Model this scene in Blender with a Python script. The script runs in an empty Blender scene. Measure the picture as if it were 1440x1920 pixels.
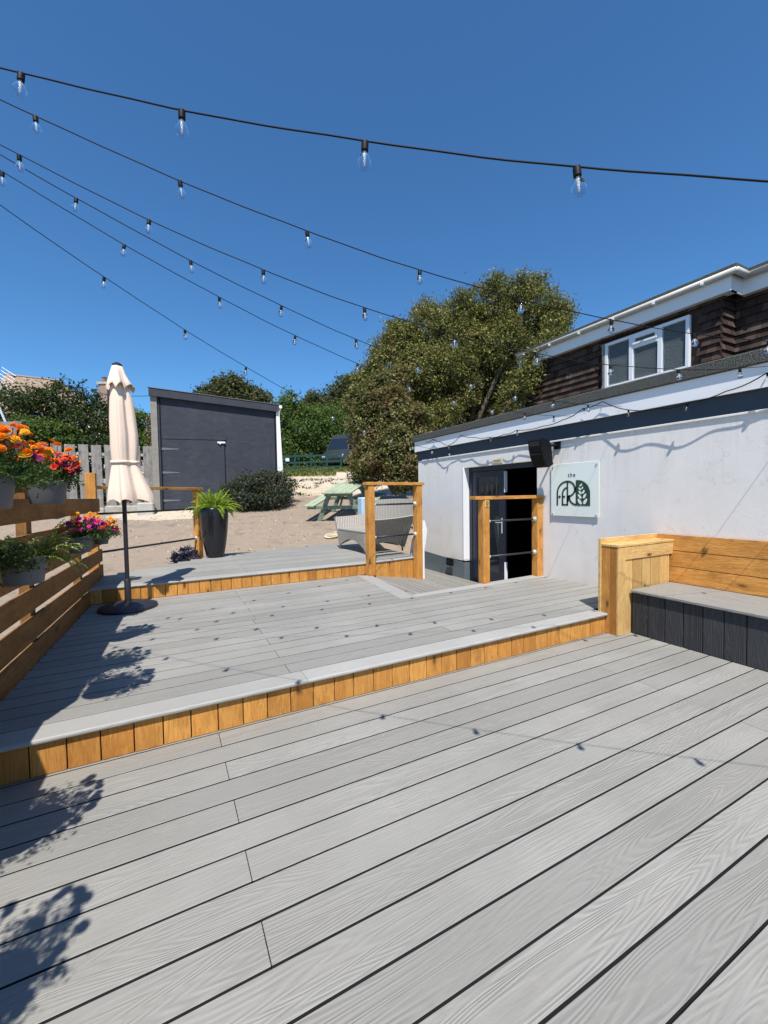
import bpy, bmesh, math, random
import numpy as np
from mathutils import Vector, Matrix
random.seed(7); rng=np.random.default_rng(7)
sc=bpy.context.scene; COL=sc.collection
PI=math.pi
# ------------------------------------------------------------------ camera frame
W_,H_,F_=1440.,1920.,788.
a=np.array([2240-720.,-(905-960.),-F_]); b=np.array([311-720.,-(935-960.),-F_])
a/=np.linalg.norm(a); b-=a*(a@b); b/=np.linalg.norm(b); RM=np.array([a,b,np.cross(a,b)])
EYE=np.array([0,0,1.6])
def at(px,py,D):
    "point of the place seen at photo pixel px,py at D metres in front of the eye"
    return RM@(np.array([px-720.,-(py-960.),-F_])*D/F_)+EYE
FWD=RM@np.array([0,0,-1.]); RGT=RM@np.array([1.,0,0])
SUN=Vector((-.28,-.53,1.0)).normalized()
# ------------------------------------------------------------------ object helpers
def link(o,parent=None):
    COL.objects.link(o)
    if parent is not None: o.parent=parent
    return o
def tag(o,label=None,cat=None,group=None,kind=None):
    if label: o['label']=label
    if cat: o['category']=cat
    if group: o['group']=group
    if kind: o['kind']=kind
    return o
def empty(name,loc=(0,0,0),rz=0,label=None,cat=None,group=None):
    o=bpy.data.objects.new(name,None); o.location=loc; o.rotation_euler=(0,0,rz); o.empty_display_size=.1
    link(o); return tag(o,label,cat,group)
class MB:
    def __init__(s): s.v=[]; s.f=[]; s.m=[]
    def add(s,vs,fs,mi=0):
        n=len(s.v); s.v+= [tuple(float(c) for c in v) for v in vs]; s.f+=[tuple(i+n for i in f) for f in fs]; s.m+=[mi]*len(fs); return s
    def box(s,x0,x1,y0,y1,z0,z1,mi=0,M=None,b=0.0):
        if b>0:
            X=[x0,x0+b,x1-b,x1];Y=[y0,y0+b,y1-b,y1];Z=[z0,z0+b,z1-b,z1]
            # chamfered box: 24 verts
            vs=[];idx={}
            for i,(x,xi) in enumerate(((x0,x0+b),(x1,x1-b))):
                for j,(y,yi) in enumerate(((y0,y0+b),(y1,y1-b))):
                    for k,(z,zi) in enumerate(((z0,z0+b),(z1,z1-b))):
                        idx[(i,j,k,'x')]=len(vs);vs.append((x,yi,zi))
                        idx[(i,j,k,'y')]=len(vs);vs.append((xi,y,zi))
                        idx[(i,j,k,'z')]=len(vs);vs.append((xi,yi,z))
            fs=[]
            for i in (0,1):
                q=[idx[(i,0,0,'x')],idx[(i,1,0,'x')],idx[(i,1,1,'x')],idx[(i,0,1,'x')]]; fs.append(q if i else q[::-1])
                q=[idx[(0,i,0,'y')],idx[(1,i,0,'y')],idx[(1,i,1,'y')],idx[(0,i,1,'y')]]; fs.append(q[::-1] if i else q)
                q=[idx[(0,0,i,'z')],idx[(1,0,i,'z')],idx[(1,1,i,'z')],idx[(0,1,i,'z')]]; fs.append(q if i else q[::-1])
            for i in (0,1):
                for j in (0,1):
                    fs.append([idx[(i,j,0,'x')],idx[(i,j,1,'x')],idx[(i,j,1,'y')],idx[(i,j,0,'y')]])
                    fs.append([idx[(i,0,j,'x')],idx[(i,1,j,'x')],idx[(i,1,j,'z')],idx[(i,0,j,'z')]])
                    fs.append([idx[(0,i,j,'y')],idx[(1,i,j,'y')],idx[(1,i,j,'z')],idx[(0,i,j,'z')]])
                    for k in (0,1): fs.append([idx[(i,j,k,'x')],idx[(i,j,k,'y')],idx[(i,j,k,'z')]])
        else:
            vs=[(x,y,z) for x in(x0,x1) for y in(y0,y1) for z in(z0,z1)]
            fs=[(0,1,3,2),(4,6,7,5),(0,4,5,1),(2,3,7,6),(0,2,6,4),(1,5,7,3)]
        if M is not None: vs=[M@Vector(v) for v in vs]
        return s.add(vs,fs,mi)
    def hexa(s,bot,top,mi=0):
        "prism between two polygons with the same count"
        n=len(bot); fs=[tuple(range(n))[::-1],tuple(range(n,2*n))]+[(i,(i+1)%n,(i+1)%n+n,i+n) for i in range(n)]
        return s.add(list(bot)+list(top),fs,mi)
    def tube(s,pts,r,n=8,mi=0,cap=True):
        pts=[Vector(p) for p in pts]; rs=r if isinstance(r,(list,tuple)) else [r]*len(pts)
        vs=[];up=Vector((0,0,1)); 
        for i,p in enumerate(pts):
            t=(pts[min(i+1,len(pts)-1)]-pts[max(i-1,0)])
            if t.length<1e-9: t=Vector((0,0,1))
            t.normalize(); u=t.cross(up)
            if u.length<.05: u=t.cross(Vector((1,0,0)))
            u.normalize(); w=u.cross(t)
            for k in range(n): an=2*PI*k/n; vs.append(p+(u*math.cos(an)+w*math.sin(an))*rs[i])
        fs=[(i*n+k,i*n+(k+1)%n,(i+1)*n+(k+1)%n,(i+1)*n+k) for i in range(len(pts)-1) for k in range(n)]
        if cap: fs+=[tuple(range(n))[::-1],tuple((len(pts)-1)*n+k for k in range(n))]
        return s.add(vs,fs,mi)
    def lathe(s,prof,c=(0,0,0),n=24,mi=0,cap=True,sx=1,sy=1):
        vs=[(c[0]+r*math.cos(2*PI*k/n)*sx,c[1]+r*math.sin(2*PI*k/n)*sy,c[2]+z) for r,z in prof for k in range(n)]
        m=len(prof); fs=[(i*n+k,i*n+(k+1)%n,(i+1)*n+(k+1)%n,(i+1)*n+k) for i in range(m-1) for k in range(n)]
        if cap: fs+=[tuple(range(n))[::-1],tuple((m-1)*n+k for k in range(n))]
        return s.add(vs,fs,mi)
    def build(s,name,mats,parent=None,smooth=False,local=False):
        me=bpy.data.meshes.new(name); me.from_pydata(s.v,[],s.f)
        if not isinstance(mats,(list,tuple)): mats=[mats]
        for m in mats: me.materials.append(m)
        if len(mats)>1: me.polygons.foreach_set('material_index',s.m)
        bm=bmesh.new(); bm.from_mesh(me); bmesh.ops.recalc_face_normals(bm,faces=bm.faces); bm.to_mesh(me); bm.free()
        if smooth is True: me.polygons.foreach_set('use_smooth',[True]*len(me.polygons))
        elif smooth: 
            me.polygons.foreach_set('use_smooth',[True]*len(me.polygons)); me.set_sharp_from_angle(angle=math.radians(smooth))
        me.update(); o=bpy.data.objects.new(name,me); link(o,parent)
        if parent is not None and not local:
            pm=Matrix.LocRotScale(parent.location,parent.rotation_euler,parent.scale)
            if parent.parent is not None:
                pp=parent.parent; pm=Matrix.LocRotScale(pp.location,pp.rotation_euler,pp.scale)@parent.matrix_parent_inverse@pm
            o.matrix_parent_inverse=pm.inverted()
        return o
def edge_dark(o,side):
    "boards: put gap shade into the side colour, using the core material"
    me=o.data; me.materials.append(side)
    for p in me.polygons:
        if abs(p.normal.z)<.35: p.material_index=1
def raw(name,V,Fq,mat,parent=None,local=False):
    "big quad meshes from numpy arrays"
    me=bpy.data.meshes.new(name); nv=len(V); nf=len(Fq)
    me.vertices.add(nv); me.vertices.foreach_set('co',np.asarray(V,dtype=np.float32).ravel())
    me.loops.add(nf*4); me.loops.foreach_set('vertex_index',np.asarray(Fq,dtype=np.int32).ravel())
    me.polygons.add(nf); me.polygons.foreach_set('loop_start',np.arange(0,nf*4,4,dtype=np.int32))
    me.polygons.foreach_set('loop_total',np.full(nf,4,dtype=np.int32))
    me.materials.append(mat); me.update(calc_edges=True)
    o=bpy.data.objects.new(name,me); link(o,parent)
    if parent is not None and not local:
        o.matrix_parent_inverse=Matrix.LocRotScale(parent.location,parent.rotation_euler,parent.scale).inverted()
    return o
def copy_tree(o,parent=None):
    c=o.copy(); COL.objects.link(c)
    if parent is not None: c.parent=parent
    for ch in list(o.children): copy_tree(ch,c)
    return c
# ------------------------------------------------------------------ materials
class NT:
    def __init__(s,name):
        s.mat=bpy.data.materials.new(name); s.mat.use_nodes=True; s.t=s.mat.node_tree; s.n=s.t.nodes; s.b=s.n['Principled BSDF']
    def node(s,ty,**kw):
        x=s.n.new(ty)
        for k,v in kw.items():
            if k.startswith('i_'):
                key=k[2:]; key=int(key) if key.isdigit() else key.replace('_',' ')
                s.set(x.inputs[key],v)
            else: setattr(x,k,v)
        return x
    def set(s,inp,v):
        if isinstance(v,bpy.types.NodeSocket): s.t.links.new(v,inp)
        else: inp.default_value=v
    def coord(s,which='Object'): return s.node('ShaderNodeTexCoord').outputs[which]
    def rnd(s): return s.node('ShaderNodeNewGeometry').outputs['Random Per Island']
    def objrnd(s): return s.node('ShaderNodeObjectInfo').outputs['Random']
    def math(s,op,a,b=0.,c=0.,clamp=False):
        x=s.node('ShaderNodeMath',operation=op,use_clamp=clamp); s.set(x.inputs[0],a); s.set(x.inputs[1],b); s.set(x.inputs[2],c); return x.outputs[0]
    def vmath(s,op,a,b):
        x=s.node('ShaderNodeVectorMath',operation=op); s.set(x.inputs[0],a); s.set(x.inputs[1],b); return x.outputs[0]
    def mapping(s,v,scale=(1,1,1),loc=(0,0,0),rot=(0,0,0)):
        x=s.node('ShaderNodeMapping'); s.set(x.inputs['Vector'],v); x.inputs['Scale'].default_value=scale; x.inputs['Location'].default_value=loc; x.inputs['Rotation'].default_value=rot; return x.outputs[0]
    def noise(s,v,scale=5,detail=4,rough=.5,dist=0.):
        x=s.node('ShaderNodeTexNoise'); s.set(x.inputs['Vector'],v); s.set(x.inputs['Scale'],scale); x.inputs['Detail'].default_value=detail; x.inputs['Roughness'].default_value=rough; x.inputs['Distortion'].default_value=dist; return x.outputs['Fac']
    def ramp(s,f,stops,interp='LINEAR'):
        x=s.node('ShaderNodeValToRGB'); x.color_ramp.interpolation=interp; s.set(x.inputs[0],f)
        e=x.color_ramp.elements
        while len(e)<len(stops): e.new(.5)
        for i,(p,c) in enumerate(stops): e[i].position=p; e[i].color=(*c,1) if len(c)==3 else c
        return x.outputs['Color']
    def fr(s,f,a0,a1,b0=0.,b1=1.):
        x=s.node('ShaderNodeMapRange'); s.set(x.inputs[0],f); x.inputs[1].default_value=a0; x.inputs[2].default_value=a1; x.inputs[3].default_value=b0; x.inputs[4].default_value=b1; return x.outputs[0]
    def mix(s,f,a,b,mode='MIX'):
        x=s.node('ShaderNodeMix',data_type='RGBA',blend_type=mode); s.set(x.inputs[0],f)
        for i,v in ((6,a),(7,b)):
            if isinstance(v,(tuple,list)): v=(*v,1) if len(v)==3 else v
            s.set(x.inputs[i],v)
        return x.outputs[2]
    def bump(s,h,strength=.3,dist=.01,normal=None):
        x=s.node('ShaderNodeBump'); s.set(x.inputs['Height'],h); x.inputs['Strength'].default_value=strength; x.inputs['Distance'].default_value=dist
        if normal is not None: s.set(x.inputs['Normal'],normal)
        return x.outputs[0]
    def out(s,color=None,rough=None,normal=None,metal=None,spec=None):
        if color is not None:
            if isinstance(color,tuple): color=(*color,1)
            s.set(s.b.inputs['Base Color'],color)
        if rough is not None: s.set(s.b.inputs['Roughness'],rough)
        if normal is not None: s.set(s.b.inputs['Normal'],normal)
        if metal is not None: s.set(s.b.inputs['Metallic'],metal)
        if spec is not None: s.set(s.b.inputs['Specular IOR Level'],spec)
        return s.mat
def sep(n,v):
    x=n.node('ShaderNodeSeparateXYZ'); n.set(x.inputs[0],v); return x.outputs
def comb(n,x,y,z):
    c=n.node('ShaderNodeCombineXYZ'); n.set(c.inputs[0],x); n.set(c.inputs[1],y); n.set(c.inputs[2],z); return c.outputs[0]
def plain(name,col,rough=.6,metal=0.,var=.12,scale=6.,bump=.0,spec=.5,bscale=60.):
    n=NT(name); v=n.coord(); f=n.noise(v,scale,4,.6)
    c=n.mix(f,tuple(x*(1-var) for x in col),tuple(min(1,x*(1+var)) for x in col))
    nm=n.bump(n.noise(v,bscale,3,.6),bump,.01) if bump else None
    return n.out(c,rough,nm,metal,spec)
def wood(name,axis,light,dark,knot=(.10,.035,.012),knots=True,gray=0.):
    n=NT(name); v0=n.coord(); r=n.rnd()
    off=comb(n,n.math('MULTIPLY',r,37.),n.math('MULTIPLY',r,91.),n.math('MULTIPLY',r,53.))
    v=n.vmath('ADD',v0,off)
    sl,sa=1.0,9.0
    scl=[sa]*3; scl[axis]=sl
    g=n.noise(n.mapping(v,tuple(scl)),1.6,5,.6,.6)
    gf=n.noise(n.mapping(v,tuple(14*x for x in scl)),1.2,3,.6,.2)
    lines=n.math('SINE',n.math('MULTIPLY',g,42.))
    base=n.mix(n.fr(g,.3,.7),dark,light)
    tone=n.mix(n.math('MULTIPLY',n.math('FRACT',n.math('MULTIPLY',r,17.3)),1.0),base,n.mix(.72,base,tuple(.6*x for x in dark)),'MIX')
    hue=n.mix(n.math('MULTIPLY',n.math('FRACT',n.math('MULTIPLY',r,7.7)),.6),tone,tuple((min(1,light[0]*1.18),light[1]*1.25,light[2]*1.3)))
    c=n.mix(n.fr(lines,-.2,1.,0,.34),hue,tuple(.55*x for x in dark))
    c=n.mix(n.fr(gf,.45,.75,0,.28),c,tuple(.5*x for x in dark))
    pt=n.noise(v,2.4,3,.6); c=n.mix(n.fr(pt,.5,.72,0,.5),c,tuple(.6*x for x in dark)); pt2=n.noise(v,5.5,5,.7); c=n.mix(n.fr(pt2,.58,.75,0,.55),c,tuple(.42*x for x in dark))
    if knots:
        ks=[7.]*3; ks[axis]=2.7
        vo=n.node('ShaderNodeTexVoronoi',feature='F1'); n.set(vo.inputs['Vector'],n.mapping(v,tuple(ks))); vo.inputs['Scale'].default_value=1.
        pick=n.math('GREATER_THAN',sep(n,vo.outputs['Color'])[0],.30)
        kd=n.fr(vo.outputs['Distance'],.05,.17,1,0); halo=n.fr(vo.outputs['Distance'],.1,.42,.5,0)
        c=n.mix(n.math('MULTIPLY',halo,pick,clamp=True),c,tuple(.6*x for x in dark)); c=n.mix(n.math('MULTIPLY',kd,pick,clamp=True),c,knot)
    nm=n.bump(n.math('ADD',lines,n.math('MULTIPLY',gf,3.)),.25,.003)
    return n.out(c,.72,nm,spec=.25)
def composite(name,light,dark,axis=0,pitch=.18,bs=.5):
    n=NT(name); v0=n.coord(); r=n.rnd()
    off=comb(n,n.math('MULTIPLY',r,37.),n.math('MULTIPLY',r,91.),n.math('MULTIPLY',r,13.))
    v=n.vmath('ADD',v0,off); sc_=[7.5]*3; sc_[axis]=.62
    m=n.mapping(v,tuple(sc_))
    big=n.noise(m,1.0,2.2,.42,.25)
    amp=n.fr(n.noise(n.mapping(v,(.9,.9,.9) ),1.0,2,.5),.35,.65,.25,1.)
    band=n.math('SINE',n.math('MULTIPLY',big,185.))
    sc2=[90.]*3; sc2[axis]=7.
    fine=n.noise(n.mapping(v,tuple(sc2)),1.0,3,.6)
    blot=n.noise(v0,1.3,4,.6)
    c=n.mix(n.fr(blot,.3,.7),dark,light)
    c=n.mix(n.math('MULTIPLY',n.math('FRACT',n.math('MULTIPLY',r,11.7)),.7),c,tuple(.87*x for x in dark))
    c=n.mix(n.math('MULTIPLY',n.fr(band,.2,1.,0,.15),amp),c,tuple(.55*x for x in dark))
    c=n.mix(n.fr(fine,.55,.8,0,.3),c,tuple(.6*x for x in dark))
    c=n.mix(n.fr(fine,.2,.4,.14,0),c,tuple(min(1,1.25*x) for x in light))
    dust=n.noise(v0,7.,5,.7); c=n.mix(n.fr(dust,.58,.76,0,.4 if light[0]>.1 else .03),c,(.33,.30,.255))
    spk=n.noise(v0,260.,2,.6); c=n.mix(n.fr(spk,.66,.74,0,.5),c,tuple(.5*x for x in dark))
    nm=n.bump(n.math('ADD',n.math('MULTIPLY',n.math('MULTIPLY',band,amp),1.),n.math('MULTIPLY',fine,1.6)),bs,.0022)
    return n.out(c,n.fr(fine,.3,.7,.5,.68),nm,spec=.35)
M={}
T_L=(.62,.295,.070); T_D=(.46,.178,.034)
for ax,k in ((0,'x'),(1,'y'),(2,'z')): M['timber_'+k]=wood('timber_'+k,ax,T_L,T_D)
for ax,k in ((0,'x'),(1,'y'),(2,'z')): M['pale_'+k]=wood('pale_timber_'+k,ax,(.66,.43,.17),(.56,.32,.11))
M['oldwood_z']=wood('weathered_wood',2,(.34,.31,.28),(.15,.135,.12),knot=(.05,.04,.035))
M['brownwood']=wood('brown_fence_wood',1,(.31,.145,.040),(.20,.085,.022))
M['brownpost']=wood('brown_post_wood',2,(.27,.13,.04),(.18,.08,.022))
M['deck_x']=composite('grey_composite_deck',(.312,.303,.276),(.250,.242,.220),0)
M['deck_y']=composite('grey_composite_deck_y',(.31,.298,.27),(.25,.24,.218),1)
M['nosing']=composite('pale_composite_nosing',(.385,.377,.352),(.33,.322,.30),0,bs=.3)
M['dark_inner']=plain('dark_gap_side',(.028,.028,.03),.9,spec=.1)  # near-black board sides keep sunlit gaps dark, shade put into the colour
M['cladding']=composite('charcoal_composite',(.050,.051,.055),(.036,.037,.041),2,bs=1.0)
def render_wall(name,col):
    n=NT(name); v=n.coord(); f=n.noise(v,1.6,5,.6); st=n.noise(n.mapping(v,(3,3,.7)),1.5,4,.6)
    c=n.mix(n.fr(f,.3,.7),tuple(x*.93 for x in col),col); c=n.mix(n.fr(st,.52,.75,0,.22),c,tuple(x*.72 for x in col)); z_=sep(n,v)[2]; lo_=n.math('ADD',z_,n.math('MULTIPLY',n.noise(v,3,5,.7),-.5)); c=n.mix(n.fr(lo_,-.2,.35,.35,0),c,tuple(x*q for x,q in zip(col,(.55,.53,.48)))); dr_=n.noise(n.mapping(v,(1,7,.35)),2.2,4,.65); c=n.mix(n.math('MULTIPLY',n.fr(dr_,.52,.7,0,.5),n.fr(z_,1.0,2.4,0,1)),c,tuple(x*.80 for x in col)); ck=n.math('ABSOLUTE',n.math('SUBTRACT',n.noise(v,.9,7,.62),.5)); c=n.mix(n.fr(ck,.0,.0018,.55,0),c,tuple(x*.35 for x in col))
    h=n.math('ADD',n.noise(v,28,5,.7),n.math('MULTIPLY',n.noise(v,5,3,.5),1.2))
    return n.out(c,.85,n.bump(h,.13,.012),spec=.2)
M['white_wall']=render_wall('white_render',(.79,.75,.70))
M['white']=plain('white_paint',(.80,.80,.80),.4,var=.04)
M['upvc']=plain('white_window_plastic',(.78,.79,.80),.3,var=.03)
M['slate']=plain('slate_blue_paint',(.030,.046,.068),.5,var=.15)
M['plinth']=plain('grey_plinth_paint',(.105,.13,.145),.6,var=.18,bump=.2)
M['doornavy']=plain('navy_door_paint',(.012,.016,.030),.35,var=.1)
M['black']=plain('black_plastic',(.005,.005,.006),.6,var=.1,spec=.2)
M['blackgloss']=plain('black_glaze',(.010,.011,.014),.14,var=.4,scale=9,bump=.25,bscale=30)
M['matblack']=plain('black_metal',(.018,.018,.022),.45,var=.1)
M['steel']=plain('galvanised_steel',(.72,.72,.70),.35,.5,var=.08)
M['canvas']=plain('cream_canvas',(.74,.58,.455),.85,var=.05,scale=14,bump=.15,bscale=150)
M['potgrey']=plain('grey_zinc_pot',(.10,.103,.112),.55,0.,var=.12,scale=12)
M['soil']=plain('potting_soil',(.03,.02,.012),.95,var=.4,bump=.6)
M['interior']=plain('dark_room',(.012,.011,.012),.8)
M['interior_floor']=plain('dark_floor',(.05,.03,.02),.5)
def signmat():
    n=NT('sign_board'); n.out((.75,.79,.73),.15); return n.mat
M['sign']=signmat()
M['darkgreen']=plain('dark_green_vinyl',(.018,.055,.032),.4,var=.05)
M['cream']=plain('cream_plate',(.66,.56,.36),.5)
def felt():
    n=NT('mineral_roof_felt'); v=n.coord(); f=n.noise(v,90,2,.8); g=n.noise(v,2,4,.6)
    c=n.ramp(f,[(.35,(.018,.02,.02)),(.5,(.07,.073,.066)),(.65,(.20,.20,.175))]); c=n.mix(n.fr(g,.3,.8,0,.4),c,(.05,.052,.05))
    return n.out(c,.9,n.bump(f,.6,.01),spec=.2)
M['felt']=felt()
def tilemat():
    n=NT('brown_hung_tile'); v=n.coord(); r=n.rnd(); f=n.noise(v,9,5,.7)
    c=n.ramp(r,[(0,(.034,.021,.017)),(.5,(.056,.034,.027)),(.9,(.082,.053,.042)),(1,(.13,.095,.08))])
    c=n.mix(n.fr(f,.5,.8,0,.6),c,(.10,.075,.06))
    return n.out(c,.85,n.bump(f,.5,.01),spec=.2)
M['tile']=tilemat()
def glassdark(name='window_glass',tint=(.012,.018,.026),rough=.03):
    n=NT(name); n.out(tint,rough,spec=.8); return n.mat
M['pane']=glassdark()
def clearpane():
    n=NT('clear_pane'); n.out((.80,.87,.88),.02,spec=.3); n.b.inputs['Transmission Weight'].default_value=.92; n.b.inputs['IOR'].default_value=1.15; return n.mat
M['clear']=clearpane()
def bulbglass():
    n=NT('clear_bulb_glass'); n.out((.97,.98,1.),.02,spec=.6); n.b.inputs['Transmission Weight'].default_value=1.; n.b.inputs['IOR'].default_value=1.18; return n.mat
M['bulb']=bulbglass()
M['filament']=plain('white_filament_stem',(.95,.95,.92),.2)
def asphalt():
    n=NT('sloping_yard_surface'); v=n.coord(); x=sep(n,v)
    D=n.math('ADD',n.math('MULTIPLY',x[0],.46),n.math('MULTIPLY',x[1],.887))
    nz=n.noise(v,.7,4,.6); nf=n.noise(v,45,3,.7); nm=n.noise(v,3.5,5,.65)
    Dn=n.math('ADD',D,n.math('MULTIPLY',n.math('SUBTRACT',nz,.5),4.))
    tar=n.mix(n.fr(nf,.35,.65),(.225,.175,.130),(.325,.258,.195)); tar=n.mix(n.fr(nm,.5,.75,0,.45),tar,(.345,.275,.205))
    pale=n.mix(n.fr(nm,.35,.65),(.45,.365,.27),(.62,.525,.40)); 
    lat=n.math('SUBTRACT',n.math('MULTIPLY',x[0],.887),n.math('MULTIPLY',x[1],.46))
    f=n.fr(Dn,16.2,17.4)
    c=n.mix(f,tar,pale)
    # pale apron in front of the shed door
    dx=n.math('SUBTRACT',lat,-7.0); dy=n.math('SUBTRACT',D,13.75); 
    e=n.math('ADD',n.math('POWER',n.math('DIVIDE',dx,1.9),2.),n.math('POWER',n.math('DIVIDE',dy,.85),2.)); e=n.math('ADD',e,n.math('MULTIPLY',n.math('SUBTRACT',n.noise(v,2.2,4,.7),.5),1.6))
    c=n.mix(n.fr(e,.85,1.05,1,0),c,n.mix(nm,(.40,.34,.25),(.58,.50,.38)))
    crack=n.noise(n.mapping(v,(1,1.,1)),1.1,8,.65,.3); cl=n.math('ABSOLUTE',n.math('SUBTRACT',crack,.5)); 
    c=n.mix(n.fr(cl,.0,.006,.5,0),c,(.05,.04,.03))
    st=n.noise(v,1.9,3,.5); c=n.mix(n.fr(st,.60,.72,0,.4),c,(.12,.095,.08)); gv=n.noise(v,16,5,.75); c=n.mix(n.fr(gv,.6,.7,0,.45),c,(.13,.10,.075)); c=n.mix(n.fr(gv,.25,.38,.35,0),c,(.62,.52,.40)); wd=n.noise(n.mapping(v,(1,1,1),loc=(9,3,0)),2.6,5,.75); c=n.mix(n.math('MULTIPLY',n.fr(wd,.62,.68,0,.8),n.fr(D,14.,18.,0,1)),c,(.10,.10,.035))
    return n.out(c,.93,n.bump(n.math('ADD',nf,n.math('MULTIPLY',nm,1.5)),.5,.02),spec=.15)
M['yard']=asphalt()
def leafmat(name,c0,c1,c2,trans=.3,accent=None,ascale=.8,athr=(.55,.7)):
    n=NT(name); r=n.rnd(); v=n.coord(); f=n.noise(v,ascale,3,.6)
    c=n.ramp(r,[(0,c0),(.55,c1),(1,c2)])
    if accent: c=n.mix(n.fr(f,athr[0],athr[1],0,.75),c,n.mix(r,accent,tuple(.45*x for x in accent)))
    n.out(c,.6,spec=.22)
    tr=n.node('ShaderNodeBsdfTranslucent'); n.set(tr.inputs[0],n.mix(.5,c,(.35,.45,.06)))
    mx=n.node('ShaderNodeMixShader'); mx.inputs[0].default_value=trans
    n.t.links.new(n.b.outputs[0],mx.inputs[1]); n.t.links.new(tr.outputs[0],mx.inputs[2])
    n.t.links.new(mx.outputs[0],n.n['Material Output'].inputs[0]); return n.mat
M['leaf_tree']=leafmat('olive_tree_leaves',(.042,.045,.011),(.112,.112,.028),(.31,.28,.085),.18,accent=(.22,.165,.06),ascale=.9,athr=(.56,.7))
M['leaf_bush']=leafmat('brown_green_shrub_leaves',(.036,.044,.012),(.10,.105,.03),(.30,.26,.10),.18,accent=(.25,.15,.075),ascale=1.1,athr=(.47,.66))
M['leaf_dark']=leafmat('dark_hedge_leaves',(.007,.013,.004),(.018,.033,.008),(.06,.085,.02),.12,accent=(.05,.085,.015),ascale=.6)
M['leaf_mid']=leafmat('mid_green_leaves',(.022,.045,.010),(.055,.10,.020),(.14,.20,.05),.3,accent=(.10,.16,.03),ascale=.7)
M['leaf_brown']=leafmat('dusky_leaves',(.018,.026,.008),(.05,.06,.02),(.12,.10,.05),.2,accent=(.11,.08,.04),ascale=.7)
M['leaf_fern']=leafmat('bright_fern',(.15,.24,.02),(.26,.38,.035),(.42,.50,.08),.35)
M['leaf_fern2']=leafmat('yellow_green_fern',(.10,.16,.03),(.22,.28,.06),(.48,.50,.16),.3)
M['leaf_pot']=leafmat('bedding_leaves',(.02,.05,.012),(.05,.10,.025),(.12,.18,.05),.25)
M['leaf_purple']=leafmat('purple_foliage',(.02,.014,.03),(.06,.05,.09),(.16,.13,.20),.15)
M['leaf_cotoneaster']=leafmat('dark_grey_green_leaves',(.010,.014,.010),(.030,.038,.026),(.085,.09,.06),.15,accent=(.06,.08,.02),ascale=1.5)
M['grassleaf']=leafmat('grass_blades',(.07,.09,.02),(.13,.16,.035),(.25,.26,.09),.2)
M['bark']=plain('bark',(.10,.075,.05),.9,var=.4,scale=15,bump=.8,bscale=25)
def petal(name,a,b):
    n=NT(name); r=n.rnd(); c=n.mix(r,a,b); n.out(c,.6,spec=.2)
    tr=n.node('ShaderNodeBsdfTranslucent'); n.set(tr.inputs[0],c); mx=n.node('ShaderNodeMixShader'); mx.inputs[0].default_value=.3
    n.t.links.new(n.b.outputs[0],mx.inputs[1]); n.t.links.new(tr.outputs[0],mx.inputs[2]); n.t.links.new(mx.outputs[0],n.n['Material Output'].inputs[0]); return n.mat
M['p_orange']=petal('orange_petals',(.85,.16,.004),(.92,.33,.01)); M['p_red']=petal('red_petals',(.80,.03,.03),(.90,.10,.06))
M['p_magenta']=petal('magenta_petals',(.55,.02,.22),(.75,.06,.36)); M['p_purple']=petal('dark_purple_petals',(.07,.004,.05),(.17,.01,.11))
M['p_yellow']=petal('yellow_orange_petals',(.88,.40,.015),(.92,.55,.05)); M['p_coral']=petal('coral_petals',(.86,.11,.07),(.92,.22,.10))
# ------------------------------------------------------------------ world, sun, camera
w=bpy.data.worlds.new('World'); sc.world=w; w.use_nodes=True; nt=w.node_tree
sky=nt.nodes.new('ShaderNodeTexSky'); sky.sky_type='NISHITA'; sky.sun_disc=False
el=math.asin(SUN.z); sky.sun_elevation=el; sky.sun_rotation=math.atan2(SUN.x,SUN.y); sky.air_density=1.0; sky.dust_density=.15; sky.ozone_density=3.2; sky.altitude=0
mx_=nt.nodes.new('ShaderNodeMix'); mx_.data_type='RGBA'; mx_.blend_type='MULTIPLY'; mx_.inputs[0].default_value=1; mx_.inputs[7].default_value=(.53,.94,1.22,1); nt.links.new(sky.outputs[0],mx_.inputs[6]); nt.links.new(mx_.outputs[2],nt.nodes['Background'].inputs[0]); nt.nodes['Background'].inputs[1].default_value=.096
ld=bpy.data.lights.new('sun','SUN'); ld.energy=5.0; ld.angle=math.radians(.53); ld.color=(1,.955,.89)
lo=bpy.data.objects.new('sun',ld); link(lo); lo.rotation_euler=SUN.to_track_quat('Z','Y').to_euler()
cd=bpy.data.cameras.new('camera'); cam=bpy.data.objects.new('camera',cd); link(cam)
cd.sensor_fit='VERTICAL'; cd.sensor_height=36; cd.lens=F_/H_*36; cd.clip_start=.05; cd.clip_end=2000
cam.matrix_world=Matrix([[*RM[0],0],[*RM[1],0],[*RM[2],1.6],[0,0,0,1]]); sc.camera=cam
sc.view_settings.view_transform='Standard'; sc.view_settings.look='None'; sc.view_settings.exposure=0.42; sc.view_settings.gamma=1
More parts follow.
